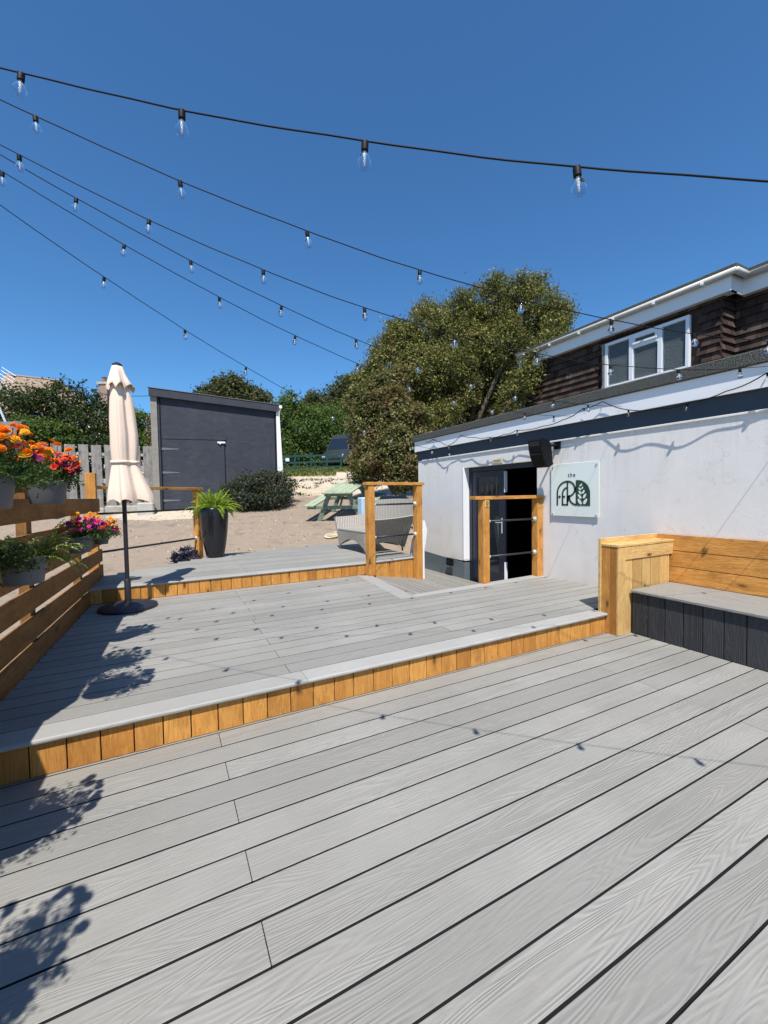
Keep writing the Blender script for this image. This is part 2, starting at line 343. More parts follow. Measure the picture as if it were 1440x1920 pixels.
# ------------------------------------------------------------------ ground
def g(x,y):
    D=x*.46+y*.887
    pts=[(-50,-.45),(3,-.35),(6,-.12),(9,.20),(10.4,.44),(12.5,.88),(14.3,1.16),(16,1.50),(30,3.16),(35,3.83),(45,4.8),(70,6),(150,8)]
    z=float(np.interp(D,[p[0] for p in pts],[p[1] for p in pts]))
    # sunken strip beside the bar
    k=min(1,max(0,(x-4.3)/.3))*min(1,max(0,(9.6-y)/.6)); return z*(1-k)+(-.55)*k
xs=np.concatenate([np.linspace(-150,-12,18),np.arange(-11,24,.5),np.linspace(25,200,22)]); ys=np.concatenate([np.linspace(-80,-3,14),np.arange(-2,44,.5),np.linspace(46,260,24)])
V=np.array([(x,y,g(x,y)) for x in xs for y in ys]); ny=len(ys)
Fq=np.array([(i*ny+j,(i+1)*ny+j,(i+1)*ny+j+1,i*ny+j+1) for i in range(len(xs)-1) for j in range(ny-1)])
tag(raw('ground',V,Fq,M['yard']),kind='structure')
# ------------------------------------------------------------------ decks
def planks_x(mb,xa,xb,ya,yb,z,pitch=.18,gap=.0105,th=.025,joints=None,jit=.004,edge=None,y0=None):
    "boards running along x between ya..yb; edge(y)->(xl,xr)"
    y=ya; i=0
    while y<yb-.01:
        y2=min(y+pitch,yb); l,r=(xa,xb) if edge is None else edge((y+y2)/2)
        cuts=[l]+sorted(j for j in (joints(i) if joints else []) if l+.2<j<r-.2)+[r]
        for c0,c1 in zip(cuts[:-1],cuts[1:]):
            dz=random.uniform(-.0008,.0008); mb.box(c0+(.0015 if c0!=l else 0),c1-(.0015 if c1!=r else 0),y+gap/2,y2-gap/2,z-th+dz,z+dz,b=.0016)
        y=y2; i+=1
lower=empty('lower_deck'); tag(lower,kind='structure')
mb=MB(); y_start=2.301+.1797*4-.1797*23
planks_x(mb,-1.12,4.9,y_start,2.301+.1797*4+.001,0,pitch=.1797,joints=lambda i:[.27,6.7] if i%2==0 else [3.48,-2.9]) 
mb.box(-1.12,4.39,3.024,3.075,-.025,-.001)
edge_dark(mb.build('deck_boards',M['deck_x'],lower),M['dark_inner'])
mb=MB(); mb.box(-1.15,5.45,-1.15,3.05,-.12,-.034); mb.build('joist_frame',M['black'],lower)
# middle deck
YR=3.06; Z1=.23; Z2=.44
mid=empty('middle_deck'); tag(mid,kind='structure')
xl=lambda y:-1.08+.05*(y-3.0)
mb=MB(); planks_x(mb,0,0,3.205,4.83,Z1,joints=lambda i:[.82,4.2] if i%2==0 else [2.5,-2],edge=lambda y:(xl(y),5.5 if y>3.1 else 4.38))
edge_dark(mb.build('deck_boards',M['deck_x'],mid),M['dark_inner'])
mb=MB(); planks_x(mb,0,0,4.83,6.60,Z1,pitch=.177,joints=lambda i:[.86,4.2] if i%2==0 else [2.3,-2],edge=lambda y:(xl(y),2.80+.07*(y-4.8)))
edge_dark(mb.build('deck_boards',M['deck_x'],mid),M['dark_inner'])
mb=MB() # nosing with a rounded nose
prof=[(3.02,.2),(3.012,.206),(3.01,.215),(3.012,.224),(3.022,.23),(3.201,.23),(3.201,.2)]
n_=len(prof); xe=[-1.09,.80,4.385]
for x0,x1 in ((-1.09,.9),(.903,4.385)):
    vs=[(x0,y,z) for y,z in prof]+[(x1,y,z) for y,z in prof]; mb.add(vs,[tuple(range(n_)),tuple(range(n_,2*n_))[::-1]]+[(i,(i+1)%n_,(i+1)%n_+n_,i+n_) for i in range(n_)])
mb.build('nosing_board',M['nosing'],mid)
mb=MB() # borders of the ramp
P=[(2.71,4.76),(2.93,4.76),(3.09,6.47),(2.87,6.60)]
mb.hexa([(x,y,.2) for x,y in P],[(x,y,Z1+.002) for x,y in P])
P=[(2.72,4.755),(2.80,4.90),(5.49,5.06),(5.49,4.86)]
P=[(2.93,4.755),(2.95,4.90),(5.49,5.05),(5.49,4.84)]
mb.hexa([(x,y,.2) for x,y in P],[(x,y,Z1+.003) for x,y in P])
mb.build('border_board',M['nosing'],mid)
mb=MB()
def riser(mb,x0,x1,y,z0,z1,wd=.148,rot=0,org=None,th=.02):
    x=x0; 
    while x<x1-.01:
        ww=min(wd*random.uniform(.93,1.04),x1-x); M_=None
        if org is not None: M_=Matrix.Translation(Vector((org[0],org[1],0)))@Matrix.Rotation(rot,4,'Z')@Matrix.Translation(Vector((-org[0],-org[1],0)))
        dy=random.uniform(-.002,.002)
        mb.box(x+.0035,x+ww-.0035,y+dy,y+th,z0,z1,b=.002,M=M_); x+=ww
riser(mb,-1.09,4.38,YR-.02,.002,.199,wd=.172)
mb.build('riser_board',M['timber_z'],mid)
mb=MB(); mb.box(-1.09,5.48,YR+.004,4.85,-.3,.198); mb.box(-1.09,2.79,4.85,6.60,-.3,.198); mb.build('frame',M['black'],mid)
# ramp to the door
ramp=empty('door_ramp'); tag(ramp,kind='structure')
mb=MB(); zr=lambda x:.226-.40*(x-2.93)/2.55
x=2.94
while x<5.48:
    x2=min(x+.16,5.495); 
    yl=4.9 ; yt=6.9 if x<4.2 else 9.0
    if x<4.2: yt=6.62+.1*(x-3)
    mb.hexa([(x+.003,yl,zr(x)-.03),(x2-.003,yl,zr(x2)-.03),(x2-.003,yt,zr(x2)-.03),(x+.003,yt,zr(x)-.03)],[(x+.003,yl,zr(x)),(x2-.003,yl,zr(x2)),(x2-.003,yt,zr(x2)),(x+.003,yt,zr(x))]); x=x2
edge_dark(mb.build('deck_boards',M['deck_y'],ramp),M['dark_inner'])
mb=MB(); mb.hexa([(2.95,4.92,-.4),(5.47,4.92,-.4),(5.47,8.9,-.4),(4.35,8.9,-.4),(4.2,6.6,-.4),(2.95,6.6,-.4)],[(2.95,4.92,zr(2.95)-.035),(5.47,4.92,zr(5.47)-.035),(5.47,8.9,zr(5.47)-.035),(4.35,8.9,zr(4.35)-.035),(4.2,6.6,zr(4.2)-.035),(2.95,6.6,zr(2.95)-.035)]); mb.build('frame',M['black'],ramp)
# upper deck
up=empty('upper_deck'); tag(up,kind='structure')
def uedge(y):
    l=-.93 if y<7.55 else -.93+(y-7.55)*(2.08/1.72)
    if y>9.27: l=1.15+(y-9.27)*(2.65/.39)
    return (l,4.20+.02*(y-6.6))
mb=MB(); planks_x(mb,0,0,6.745,9.66,Z2,pitch=.1795,joints=lambda i:[1.1,4.9] if i%2==0 else [2.9,-2],edge=uedge)
edge_dark(mb.build('deck_boards',M['deck_x'],up),M['dark_inner'])
mb=MB()
prof=[(6.57,.412),(6.563,.418),(6.561,.426),(6.563,.434),(6.572,.44),(6.741,.44),(6.741,.412)]
for x0,x1 in ((-.94,1.2),(1.203,3.06)):
    vs=[(x0,y,z) for y,z in prof]+[(x1,y,z) for y,z in prof]; mb.add(vs,[tuple(range(n_)),tuple(range(n_,2*n_))[::-1]]+[(i,(i+1)%n_,(i+1)%n_+n_,i+n_) for i in range(n_)])
vs=[(3.063,y,z+.0) for y,z in prof]+[(4.19,y+(.125 if i<5 else 0),z) for i,(y,z) in enumerate(prof)]; mb.add(vs,[tuple(range(n_)),tuple(range(n_,2*n_))[::-1]]+[(i,(i+1)%n_,(i+1)%n_+n_,i+n_) for i in range(n_)])
mb.build('nosing_board',M['nosing'],up)
mb=MB(); riser(mb,-.93,3.06,6.6-.02,Z1+.004,.411,wd=.148)
M_=math.atan(.15/1.35); riser(mb,3.07,4.18,6.58,-.02,.411,rot=M_,org=(3.07,6.58)); mb.build('riser_board',M['timber_z'],up)
mb=MB(); mb.hexa([(-.9,6.605,-.3),(3.05,6.605,-.3),(4.17,6.75,-.3),(4.2,9.62,-.3),(3.8,9.62,-.3),(1.15,9.24,-.3),(-.9,7.52,-.3)],[(-.9,6.605,.408),(3.05,6.605,.408),(4.17,6.75,.408),(4.2,9.62,.408),(3.8,9.62,.408),(1.15,9.24,.408),(-.9,7.52,.408)]); mb.build('frame',M['brownpost'],up)
# ------------------------------------------------------------------ bar building
WX=5.5
bar=empty('bar_building',(WX,3,0),label='single storey white rendered bar with slate band, white fascia and felt coping',cat='building')
YE=8.55; YS=-6.0; XB=16.0
DY0,DY1,DZ0,DZ1=5.05,6.98,-.19,2.14
mb=MB()
def quad(mb,*p): mb.add(p,[(0,1,2,3)])
# front wall as slabs .35 thick round the door opening
T=.15
mb.box(WX,WX+T,YS,DY0,-.5,2.42); mb.box(WX,WX+T,DY1,YE,.205,2.42); mb.box(WX,WX+T,DY0,DY1,DZ1,2.42)
mb.box(WX,XB,YE-.001,YE+.2,-.5,2.88)
mb.box(XB,XB+.2,YS,YE+.2,-.5,2.88); mb.box(WX,XB,YS-.2,YS,-.5,2.88)
mb.build('wall',M['white_wall'],bar)
mb=MB(); 
mb.hexa([(WX-.012,DY1+.0,-.5),(WX+T,DY1,-.5),(WX+T,YE,-.5),(WX-.012,YE,-.5)],[(WX-.012,DY1,.165),(WX+T,DY1,.165),(WX+T,YE,.25),(WX-.012,YE,.25)]); mb.build('plinth',M['plinth'],bar)
mb=MB(); mb.box(WX-.006,WX+.2,YS,YE+.21,2.42,2.645); mb.build('slate_band',M['slate'],bar)
mb=MB(); mb.box(WX-.02,WX-.007,YS,YE,2.40,2.425,b=.003); mb.build('bead',M['white_wall'],bar)
mb=MB(); mb.box(WX-.075,WX-.05,YS,YE+.24,2.635,2.885,b=.002); mb.box(WX-.05,WX,YS,YE+.24,2.65,2.66); mb.box(WX-.05,XB,YE+.215,YE+.24,2.635,2.885); mb.build('fascia',M['white'],bar)
mb=MB(); mb.box(WX-.11,WX+.25,YS,YE+.28,2.878,3.025,b=.012); mb.box(WX+.1,XB+.2,YE+.0,YE+.28,2.88,3.02,b=.01); mb.build('coping',M['felt'],bar)
mb=MB(); mb.box(WX+.25,XB,YS,YE,2.80,2.90); mb.build('flat_roof',M['felt'],bar)
# interior
mb=MB(); IX=WX+4.5
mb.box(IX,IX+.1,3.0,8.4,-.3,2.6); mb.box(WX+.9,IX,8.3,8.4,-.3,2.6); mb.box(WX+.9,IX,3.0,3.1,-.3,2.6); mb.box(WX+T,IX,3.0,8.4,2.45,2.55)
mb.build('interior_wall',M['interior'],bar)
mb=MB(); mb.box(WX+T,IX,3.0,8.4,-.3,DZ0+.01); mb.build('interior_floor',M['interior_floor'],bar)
# door set
mb=MB(); FX=WX+.13
mb.box(FX,FX+.08,DY1-.085,DY1-.002,DZ0,DZ1); mb.box(FX,FX+.08,DY0,DY0+.05,DZ0,DZ1); mb.box(FX-.001,FX+.079,DY0+.05,DY1-.085,DZ1-.09,DZ1); mb.box(FX,FX+.08,DY0+.05,DY1-.085,DZ0,DZ0+.03)
fr=mb.build('door_frame',M['doornavy'],bar)
mb=MB(); lx=FX+.012; la,lb=5.96,DY1-.09
for (y0,y1,z0,z1) in ((lb-.13,lb,DZ0+.035,DZ1-.095),(la,la+.14,DZ0+.035,DZ1-.095)): mb.box(lx,lx+.05,y0,y1,z0,z1,b=.004)
for (z0,z1) in ((DZ0+.035,DZ0+.26),(DZ1-.22,DZ1-.095)): mb.box(lx,lx+.05,la+.14,lb-.13,z0,z1,b=.004)
for (y0,y1) in ((lb-.155,lb-.13),(la+.14,la+.165)): mb.box(lx+.008,lx+.04,y0,y1,DZ0+.26,DZ1-.22)
door=mb.build('door',M['doornavy'],bar)
mb=MB(); mb.box(lx+.02,lx+.028,la+.165,lb-.155,DZ0+.26,DZ1-.22); mb.build('pane',M['pane'],door)
mb=MB(); mb.box(lx-.008,lx-.001,la+.055,la+.085,.84,1.13,b=.003); mb.tube([(lx-.004,la+.07,1.05),(lx-.05,la+.07,1.05),(lx-.05,la+.19,1.045)],.009,8); mb.build('handle',M['steel'],door)
for q0,q1 in ((DZ0+.04,.30),(1.62,DZ1-.12)):
    mb=MB(); mb.box(FX-.004,FX+.07,la-.014,la-.004,q0,q1,b=.003); mb.build('draught_strip',M['upvc'],door)
# open second leaf swung inwards
mb=MB(); mb.box(FX+.1,FX+.85,DY0+.06,DY0+.11,DZ0+.035,DZ1-.1); d2=mb.build('door',M['doornavy'],bar)
mb=MB(); mb.box(WX-.02,WX+T-.02,DY1-.003,DY1+.025,DZ0+.42,DZ1,b=.004); mb.build('reveal_lining',M['white'],bar)
# a back window glimpsed through the door glass
mb=MB(); mb.box(IX-.02,IX-.004,7.15,7.75,1.55,2.15); iw=mb.build('interior_window',M['leaf_fern2'],bar)
# plaque over the door, sign, speaker, floodlight
pl=empty('door_plaque',(WX,5.98,2.2),label='small cream plaque with tiny lettering fixed above the bar door',cat='plaque')
mb=MB(); mb.box(WX-.022,WX-.004,5.85,6.10,2.165,2.245,b=.003); mb.build('plate',M['cream'],pl)
mb=MB()
for r_,z in ((0,2.215),(1,2.193)):
    y=6.075
    while y>5.885:
        l=random.uniform(.008,.02); mb.box(WX-.0235,WX-.0222,y-l,y,z-.006,z+.006); y-=l+.007
mb.build('lettering',M['darkgreen'],pl)
SY0,SY1,SZ0,SZ1=3.895,4.735,1.235,2.045; SX=WX-.032
sg=empty('wall_sign',(SX,4.3,1.64),label='square pale green wall sign with dark green arch and leaf emblem beside the door',cat='sign')
mb=MB(); mb.box(SX,SX+.009,SY0,SY1,SZ0,SZ1,b=.003); mb.build('board',M['sign'],sg)
for yy in (SY0+.04,SY1-.04):
    for zz in (SZ0+.04,SZ1-.04):
        mb=MB(); mb.tube([(SX-.012,yy,zz),(WX-.002,yy,zz)],.013,12); mb.build('standoff',M['steel'],sg)
hgt=SZ1-SZ0; wid=SY1-SY0; LX=SX-.0045
LH=.470*hgt; LU=SY1-.132*wid; LV=SZ0+.2045*hgt
def lp(x,y): return (LU-x*.7*wid/1.545, LV+y*LH)   # emblem coordinates -> (y,z); picture x runs towards -y
def strip(mb,pts,w,x=LX,t=.003):
    pts=[Vector(p) for p in pts]; L=[];R=[]
    for i,p in enumerate(pts):
        t0=(pts[min(i+1,len(pts)-1)]-pts[max(i-1,0)]).normalized(); nn=Vector((-t0.y,t0.x))*w/2; L.append(p+nn); R.append(p-nn)
    for i in range(len(pts)-1):
        q=[L[i],L[i+1],R[i+1],R[i]]; q=[lp(*c) for c in q]
        mb.hexa([(x,c[0],c[1]) for c in q],[(x+t,c[0],c[1]) for c in q])
def poly(mb,pts,x=LX,t=.003):
    q=[lp(*c) for c in pts]; mb.hexa([(x,c[0],c[1]) for c in q],[(x+t,c[0],c[1]) for c in q])
def arc(cx,cy,rx,ry,a0,a1,n=16): return [(cx+rx*math.cos(math.radians(a0+(a1-a0)*i/n)),cy+ry*math.sin(math.radians(a0+(a1-a0)*i/n))) for i in range(n+1)]
mb=MB(); w_=.072
strip(mb,[(.035,0),(.035,.5)]+arc(.52,.5,.485,.465,180,90,20),w_)
strip(mb,arc(.52,.66,.35,.305,90,-62,20)+[(.56,.37)],w_)
strip(mb,[(.525,.97),(.525,.0)],w_*.95)
strip(mb,[(.29,0),(.29,.46)]+arc(.525,.46,.235,.25,180,90,14),w_)
strip(mb,[(.29,.355),(.41,.355)],w_)
strip(mb,[(.262,.03),(.56,.03)],.06)
strip(mb,[(.60,.40)]+arc(.93,.38,.33,.345,185,270,14),w_)
poly(mb,[(.50,.38),(.62,.40),(.66,.33),(.60,.18),(.50,.1)])
poly(mb,[(.86,.52),(.94,.52),(.94,.78),(.86,.7)])
poly(mb,arc(.145,.35,.055,.055,0,360,14)[:-1])
poly(mb,[(.915,0),(1.545,0),(1.545,.46)]+arc(1.0,.46,.545,.54,0,90,18)+[(.915,1.0)])
mb.build('emblem',M['darkgreen'],sg)
mb=MB()
for cx,cy,ln,wd,an in ((1.12,.79,.10,.055,55),(1.17,.82,.10,.05,90),(1.09,.66,.14,.07,140),(1.21,.69,.12,.06,60),(1.11,.52,.18,.085,135),(1.26,.54,.17,.08,58),(1.09,.36,.23,.10,130),(1.31,.38,.22,.10,55),(1.09,.16,.27,.12,128),(1.34,.17,.26,.12,55)):
    c,s_=math.cos(math.radians(an)),math.sin(math.radians(an)); pts=[]
    for i in range(10):
        t_=2*PI*i/10; u=ln/2*math.cos(t_); v_=wd/2*math.sin(t_)*(1-.25*math.cos(t_)); pts.append((cx+u*c-v_*s_,cy+u*s_+v_*c))
    poly(mb,pts,x=LX-.0015,t=.001)
mb.build('leaf_emblem',M['sign'],sg)
fc=bpy.data.curves.new('lettering','FONT'); fc.body='the'; fc.size=.085; fc.space_character=1.25; fc.extrude=.001; tob=bpy.data.objects.new('lettering_curve',fc); link(tob)
dg=bpy.context.evaluated_depsgraph_get(); me=bpy.data.meshes.new_from_object(tob.evaluated_get(dg)); bpy.data.objects.remove(tob)
me.materials.clear(); me.materials.append(M['darkgreen']); ty,tz=lp(.545,1.15)
me.transform(Matrix(((0,0,1,SX-.0035),(-1,0,0,ty),(0,1,0,tz),(0,0,0,1)))); to=bpy.data.objects.new('lettering',me); link(to,sg); to.matrix_parent_inverse=Matrix.Translation(sg.location).inverted()
# loudspeaker
sp=empty('loudspeaker',(WX,4.6,2.25),label='black curved loudspeaker on a bracket under the slate band',cat='speaker')
mb=MB(); prof=[(5.07,2.41),(5.10,2.44),(5.24,2.42),(5.30,2.34),(5.315,2.22),(5.32,2.11),(5.345,2.04),(5.25,1.995),(5.18,2.03),(5.12,2.15),(5.08,2.28)]
c_=.27; 
mb.hexa([(x+.02,4.60,z) for x,z in prof],[(x+.005,4.84,z) for x,z in prof]); spb=mb.build('cabinet',M['black'],sp,smooth=25)
mb=MB(); mb.hexa([(5.08,4.63,2.39),(5.125,4.63,2.19),(5.135,4.63,2.19),(5.09,4.63,2.39)],[(5.068,4.81,2.39),(5.113,4.81,2.19),(5.123,4.81,2.19),(5.078,4.81,2.39)]); mb.build('grille',M['matblack'],sp)
mb=MB(); mb.tube([(5.32,4.66,2.33),(5.41,4.63,2.34),(5.49,4.63,2.34)],.02,8); mb.box(5.475,5.497,4.57,4.69,2.28,2.40,b=.004); mb.build('bracket',M['black'],sp)
fl=empty('floodlight',(WX,7.4,.12),label='small black floodlight fixed to the grey plinth left of the door',cat='light')
mb=MB(); mb.box(5.38,5.43,7.26,7.48,.06,.22,b=.012); mb.build('lamp_head',M['black'],fl); mb=MB(); mb.box(5.372,5.379,7.315,7.455,.095,.185); mb.build('lamp_glass',M['pane'],fl)
mb=MB(); mb.tube([(5.43,7.38,.14),(5.487,7.38,.16)],.014,8); mb.build('bracket',M['black'],fl)
# ------------------------------------------------------------------ tile-hung upper house
UX=10.; hs=empty('tile_hung_storey',(UX,7,3),label='upper storey hung with dark brown tiles above the flat roof, white fascia and gutter',cat='building')
J=.46; YJ=4.45; UYE=9.65; UYS=-6.
mb=MB(); mb.box(UX+.06,XB+2,YJ,UYE-.06,2.9,5.5); mb.box(UX+J+.06,XB+2,UYS,YJ,2.9,5.5); mb.build('wall',M['tile'],hs)
mb=MB(); wy0,wy1,wz0,wz1=5.02,6.95,4.18,5.32
zc=2.93; row=0
def tilerow(x,ya,yb,z,row,skip=True):
    y=ya-(.09 if row%2 else 0)
    while y<yb:
        a_=max(y,ya); b_=min(y+.178,yb)
        if b_-a_>.02 and not (skip and b_>wy0-.05 and a_<wy1+.05 and z+.19>wz0-.05 and z<wz1+.03):
            j_=random.uniform(-.002,.002)
            mb.hexa([(x-.022+j_,a_+.002,z),(x+.01,a_+.002,z),(x+.01,b_-.002,z),(x-.022+j_,b_-.002,z)],[(x+.03,a_+.002,z+.19),(x+.06,a_+.002,z+.19),(x+.06,b_-.002,z+.19),(x+.03,b_-.002,z+.19)])
        y+=.18
def tilerow_y(xa,xb,y,z,row):
    x=xa-(.09 if row%2 else 0)
    while x<xb:
        a_=max(x,xa); b_=min(x+.178,xb)
        if b_-a_>.02: mb.hexa([(a_,y-.022,z),(b_,y-.022,z),(b_,y+.01,z),(a_,y+.01,z)],[(a_,y+.03,z+.19),(b_,y+.03,z+.19),(b_,y+.06,z+.19),(a_,y+.06,z+.19)])
        x+=.18
while zc<5.46:
    tilerow(UX,YJ,UYE,zc,row); tilerow(UX+J,UYS,YJ-.02,zc,row,False); tilerow_y(UX-.015,UX+J,YJ-.02,zc,row); zc+=.165; row+=1
mb.build('hung_tile',M['tile'],hs)
mb=MB(); mb.box(UX-.14,UX-.11,YJ-.2,UYE+.15,5.47,5.80,b=.004); mb.box(UX-.11,UX+.1,YJ-.2,UYE+.15,5.47,5.49); mb.box(UX-.11,UX+J-.14,YJ-.2,YJ-.17,5.47,5.80); mb.box(UX+J-.14,UX+J-.11,UYS,YJ-.2,5.47,5.80); mb.box(UX+J-.11,UX+J+.1,UYS,YJ-.17,5.47,5.49); mb.box(UX-.14,XB,UYE+.12,UYE+.15,5.47,5.8)
mb.build('fascia',M['upvc'],hs)
mb=MB(); mb.tube([(UX-.21,UYE+.1,5.80),(UX-.21,YJ-.32,5.80)],.06,10); mb.tube([(UX-.21,YJ-.3,5.80),(UX+J-.21,YJ-.3,5.80)],.062,10); mb.tube([(UX+J-.21,YJ-.28,5.80),(UX+J-.21,UYS,5.80)],.06,10)
mb.build('gutter',plain('aged_white_gutter',(.50,.48,.44),.5,var=.25,scale=4),hs,smooth=True)
mb=MB(); 
yy=UYE-.2
while yy>UYS:
    xx=UX-.21 if yy>YJ-.2 else UX+J-.21; mb=MB(); mb.box(xx-.066,xx+.07,yy-.03,yy+.03,5.735,5.80,b=.008); mb.build('gutter_bracket',M['upvc'],hs); yy-=.95
mb=MB(); mb.box(UX-.24,XB+2,YJ-.33,UYE+.2,5.842,5.92,b=.01); mb.box(UX+J-.24,XB+2,UYS,YJ-.335,5.842,5.92,b=.01); mb.build('roof',M['felt'],hs)
mb=MB(); mb.tube([(UX-.12,UYE-.05,5.75),(UX-.1,UYE+.02,5.4),(UX-.1,UYE+.02,3.0)],.045,10); mb.build('downpipe',M['plinth'],hs)
win=MB(); fx0=UX-.055; fx1=UX+.03
def fbox(y0,y1,z0,z1,o=0): win.box(fx0-o,fx1,y0,y1,z0,z1,b=.005)
fbox(wy0,wy0+.075,wz0,wz1); fbox(wy1-.075,wy1,wz0,wz1); fbox(wy0+.075,wy1-.075,wz0,wz0+.08); fbox(wy0+.075,wy1-.075,wz1-.075,wz1)
m1,m2=5.62,6.28
for m_ in (m1,m2): fbox(m_-.05,m_+.05,wz0+.08,wz1-.075)
fbox(m1+.05,m2-.05,4.98,5.06); 
for (y0,y1,z0,z1) in ((m1+.05,m2-.05,5.06,wz1-.075),):
    o=.02
    for q in ((y0,y0+.05,z0,z1),(y1-.05,y1,z0,z1),(y0+.05,y1-.05,z0,z0+.05),(y0+.05,y1-.05,z1-.05,z1)): fbox(*q,o=.022)
wn=win.build('window',M['upvc'],hs)
mb=MB(); mb.box(UX-.075,UX-.01,wy1+.004,wy1+.07,wz0-.02,wz1); mb.build('side_board',M['oldwood_z'],hs)
mb=MB(); mb.box(UX-.02,UX-.012,wy0+.07,wy1-.07,wz0+.07,wz1-.07); 
mb.build('pane',M['clear'],wn)
mb=MB(); z=wz0+.09
while z<wz1-.08:
    mb.hexa([(UX+.03,wy0+.08,z),(UX+.05,wy0+.08,z+.018),(UX+.05,wy1-.08,z+.018),(UX+.03,wy1-.08,z)],[(UX+.032,wy0+.08,z-.002),(UX+.052,wy0+.08,z+.016),(UX+.052,wy1-.08,z+.016),(UX+.032,wy1-.08,z-.002)]); z+=.058
mb.build('blind',plain('grey_blind_slats',(.045,.048,.042),.95,spec=.05),wn)
mb=MB(); mb.box(UX+.055,UX+.058,wy0+.05,wy1-.05,wz0+.05,wz1-.05); mb.build('blackout',M['interior'],wn)
mb=MB(); mb.tube([(UX-.08,6.98,5.47),(UX-.12,7.05,5.4),(UX-.14,7.0,5.25),(UX-.1,6.99,5.0),(UX-.08,7.0,4.3)],.008,6); mb.build('loose_wire',M['black'],hs)
# ------------------------------------------------------------------ bench
bn=empty('built_in_bench',(5,1.5,0),label='built in corner bench with grey seat, charcoal front and timber back against the wall',cat='bench')
BY1=2.885; BY0=-2.2
mb=MB(); y=BY1; i=0
while y>BY0:
    mb.box(4.625,4.648,y-.172,y-.003,.003,.468,b=.004); y-=.176; i+=1
mb.build('front_cladding',M['cladding'],bn)
mb=MB(); mb.box(4.65,5.35,BY0,BY1-.004,.0,.466); mb.build('frame',M['black'],bn)
for x0,x1 in ((4.59,4.785),(4.797,4.98),(4.992,5.175),(5.187,5.375)):
    mb=MB(); mb.box(x0,x1,BY0,BY1-.002,.472,.503,b=.006); mb.build('seat_board',M['deck_y'],bn)
mb=MB()
for z0,z1 in ((.505,.686),(.694,.874),(.882,1.065)):
    x0=5.385+(z0-.505)*.13; x1=5.385+(z1-.505)*.13
    mb=MB(); mb.hexa([(x0,BY0,z0),(x0+.03,BY0,z0),(x0+.03,3.085,z0),(x0,3.085,z0)],[(x1,BY0,z1),(x1+.03,BY0,z1),(x1+.03,3.085,z1),(x1,3.085,z1)]); mb.build('back_board',M['timber_y'],bn)
# arm box
ar=empty('bench_end_screen',(4.9,3,0),label='pale timber boxed end panel of the bench standing at the deck step',cat='screen')
mb=MB(); mb.box(4.375,5.47,3.095,3.125,.0,1.07,b=.002); mb.build('back_panel',M['pale_x'],ar)
mb=MB(); mb.box(4.392,4.41,2.995,3.092,.001,.985,b=.002); mb.box(4.392,4.41,2.915,2.993,.001,.985,b=.002); mb.build('end_board',M['timber_z'],ar)
mb=MB(); mb.box(4.392,4.52,2.893,2.914,.001,.985,b=.002); mb.build('stile',M['pale_z'],ar)
mb=MB(); mb.box(4.522,5.455,2.893,2.914,.84,.985,b=.002); mb.build('top_rail',M['pale_x'],ar)
mb=MB(); x=4.50
while x<5.38:
    mb.box(x+.005,min(x+.17,5.39)-.005,2.905,2.922,.001,.838,b=.002); x+=.17
mb.build('panel_board',M['pale_z'],ar)
mb=MB(); mb.box(4.385,5.46,2.887,3.093,.986,1.012,b=.003); mb.build('cap',M['pale_x'],ar)
mb=MB(); mb.box(4.412,5.45,2.925,3.09,.01,.98); mb.build('dark_inner',M['brownpost'],ar)
# ------------------------------------------------------------------ gates / rails
def gate(name,label,org,rz,span,zp0,zp1,rails,z0b,over=(.1,.1),zbl=None,rail_mat=None):
    t=empty(name,(org[0],org[1],0),rz,label,'railing'); s_=.062
    for k,x in enumerate((0,span)):
        zb=zp0[k]; mb=MB(); mb.box(x-s_,x+s_,-s_,s_,zb,zp1,b=.004); mb.build('post',M['timber_z'],t,local=True)
    mb=MB(); mb.box(-over[0]-s_,span+over[1]+s_,-.075,.075,zp1+.0005,zp1+.052,b=.004); mb.build('handrail',M['timber_x'],t,local=True)
    for z in rails:
        mb=MB(); mb.tube([(s_+.03,0,z),(span-s_-.03,0,z)],.017,10); r_=mb.build('rail',M['matblack'],t,smooth=True,local=True)
        for x,d in ((s_,1),(span-s_,-1)):
            mb=MB(); mb.tube([(x,0,z),(x+d*.006,0,z),(x+d*.007,0,z),(x+d*.05,0,z)],[.042,.040,.026,.025],14); mb.build('flange',M['steel'],r_,smooth=30,local=True)
    return t
gate('post_and_rail_gate','tall timber post railing with two black rails by the wicker armchair',(3.085,6.47),math.radians(7),1.045,(Z1,.02),1.775,(1.44,.88),0,(.03,.05))
g2=gate('post_and_rail_gate','short timber post railing with two black rails in front of the bar door',(4.30,4.985),math.radians(-.5),1.125,(Z1,Z1),1.51,(1.175,.63),0,(.15,.02))
mb=MB(); mb.box(-.035,.048,-.07,-.063,1.40,1.50,b=.002); pm=mb.build('notice_plate',M['pale_z'],g2,local=True)
mb=MB(); mb.tube([(.006+.024*math.cos(i*PI/8),-.072,1.458+.024*math.sin(i*PI/8)) for i in range(17)],.003,5); mb.tube([(.006-.017,-.072,1.475),(.006+.017,-.072,1.441)],.003,5); mb.box(-.012,.022,-.0735,-.071,1.416,1.421); mb.build('symbol',M['matblack'],pm,local=True)
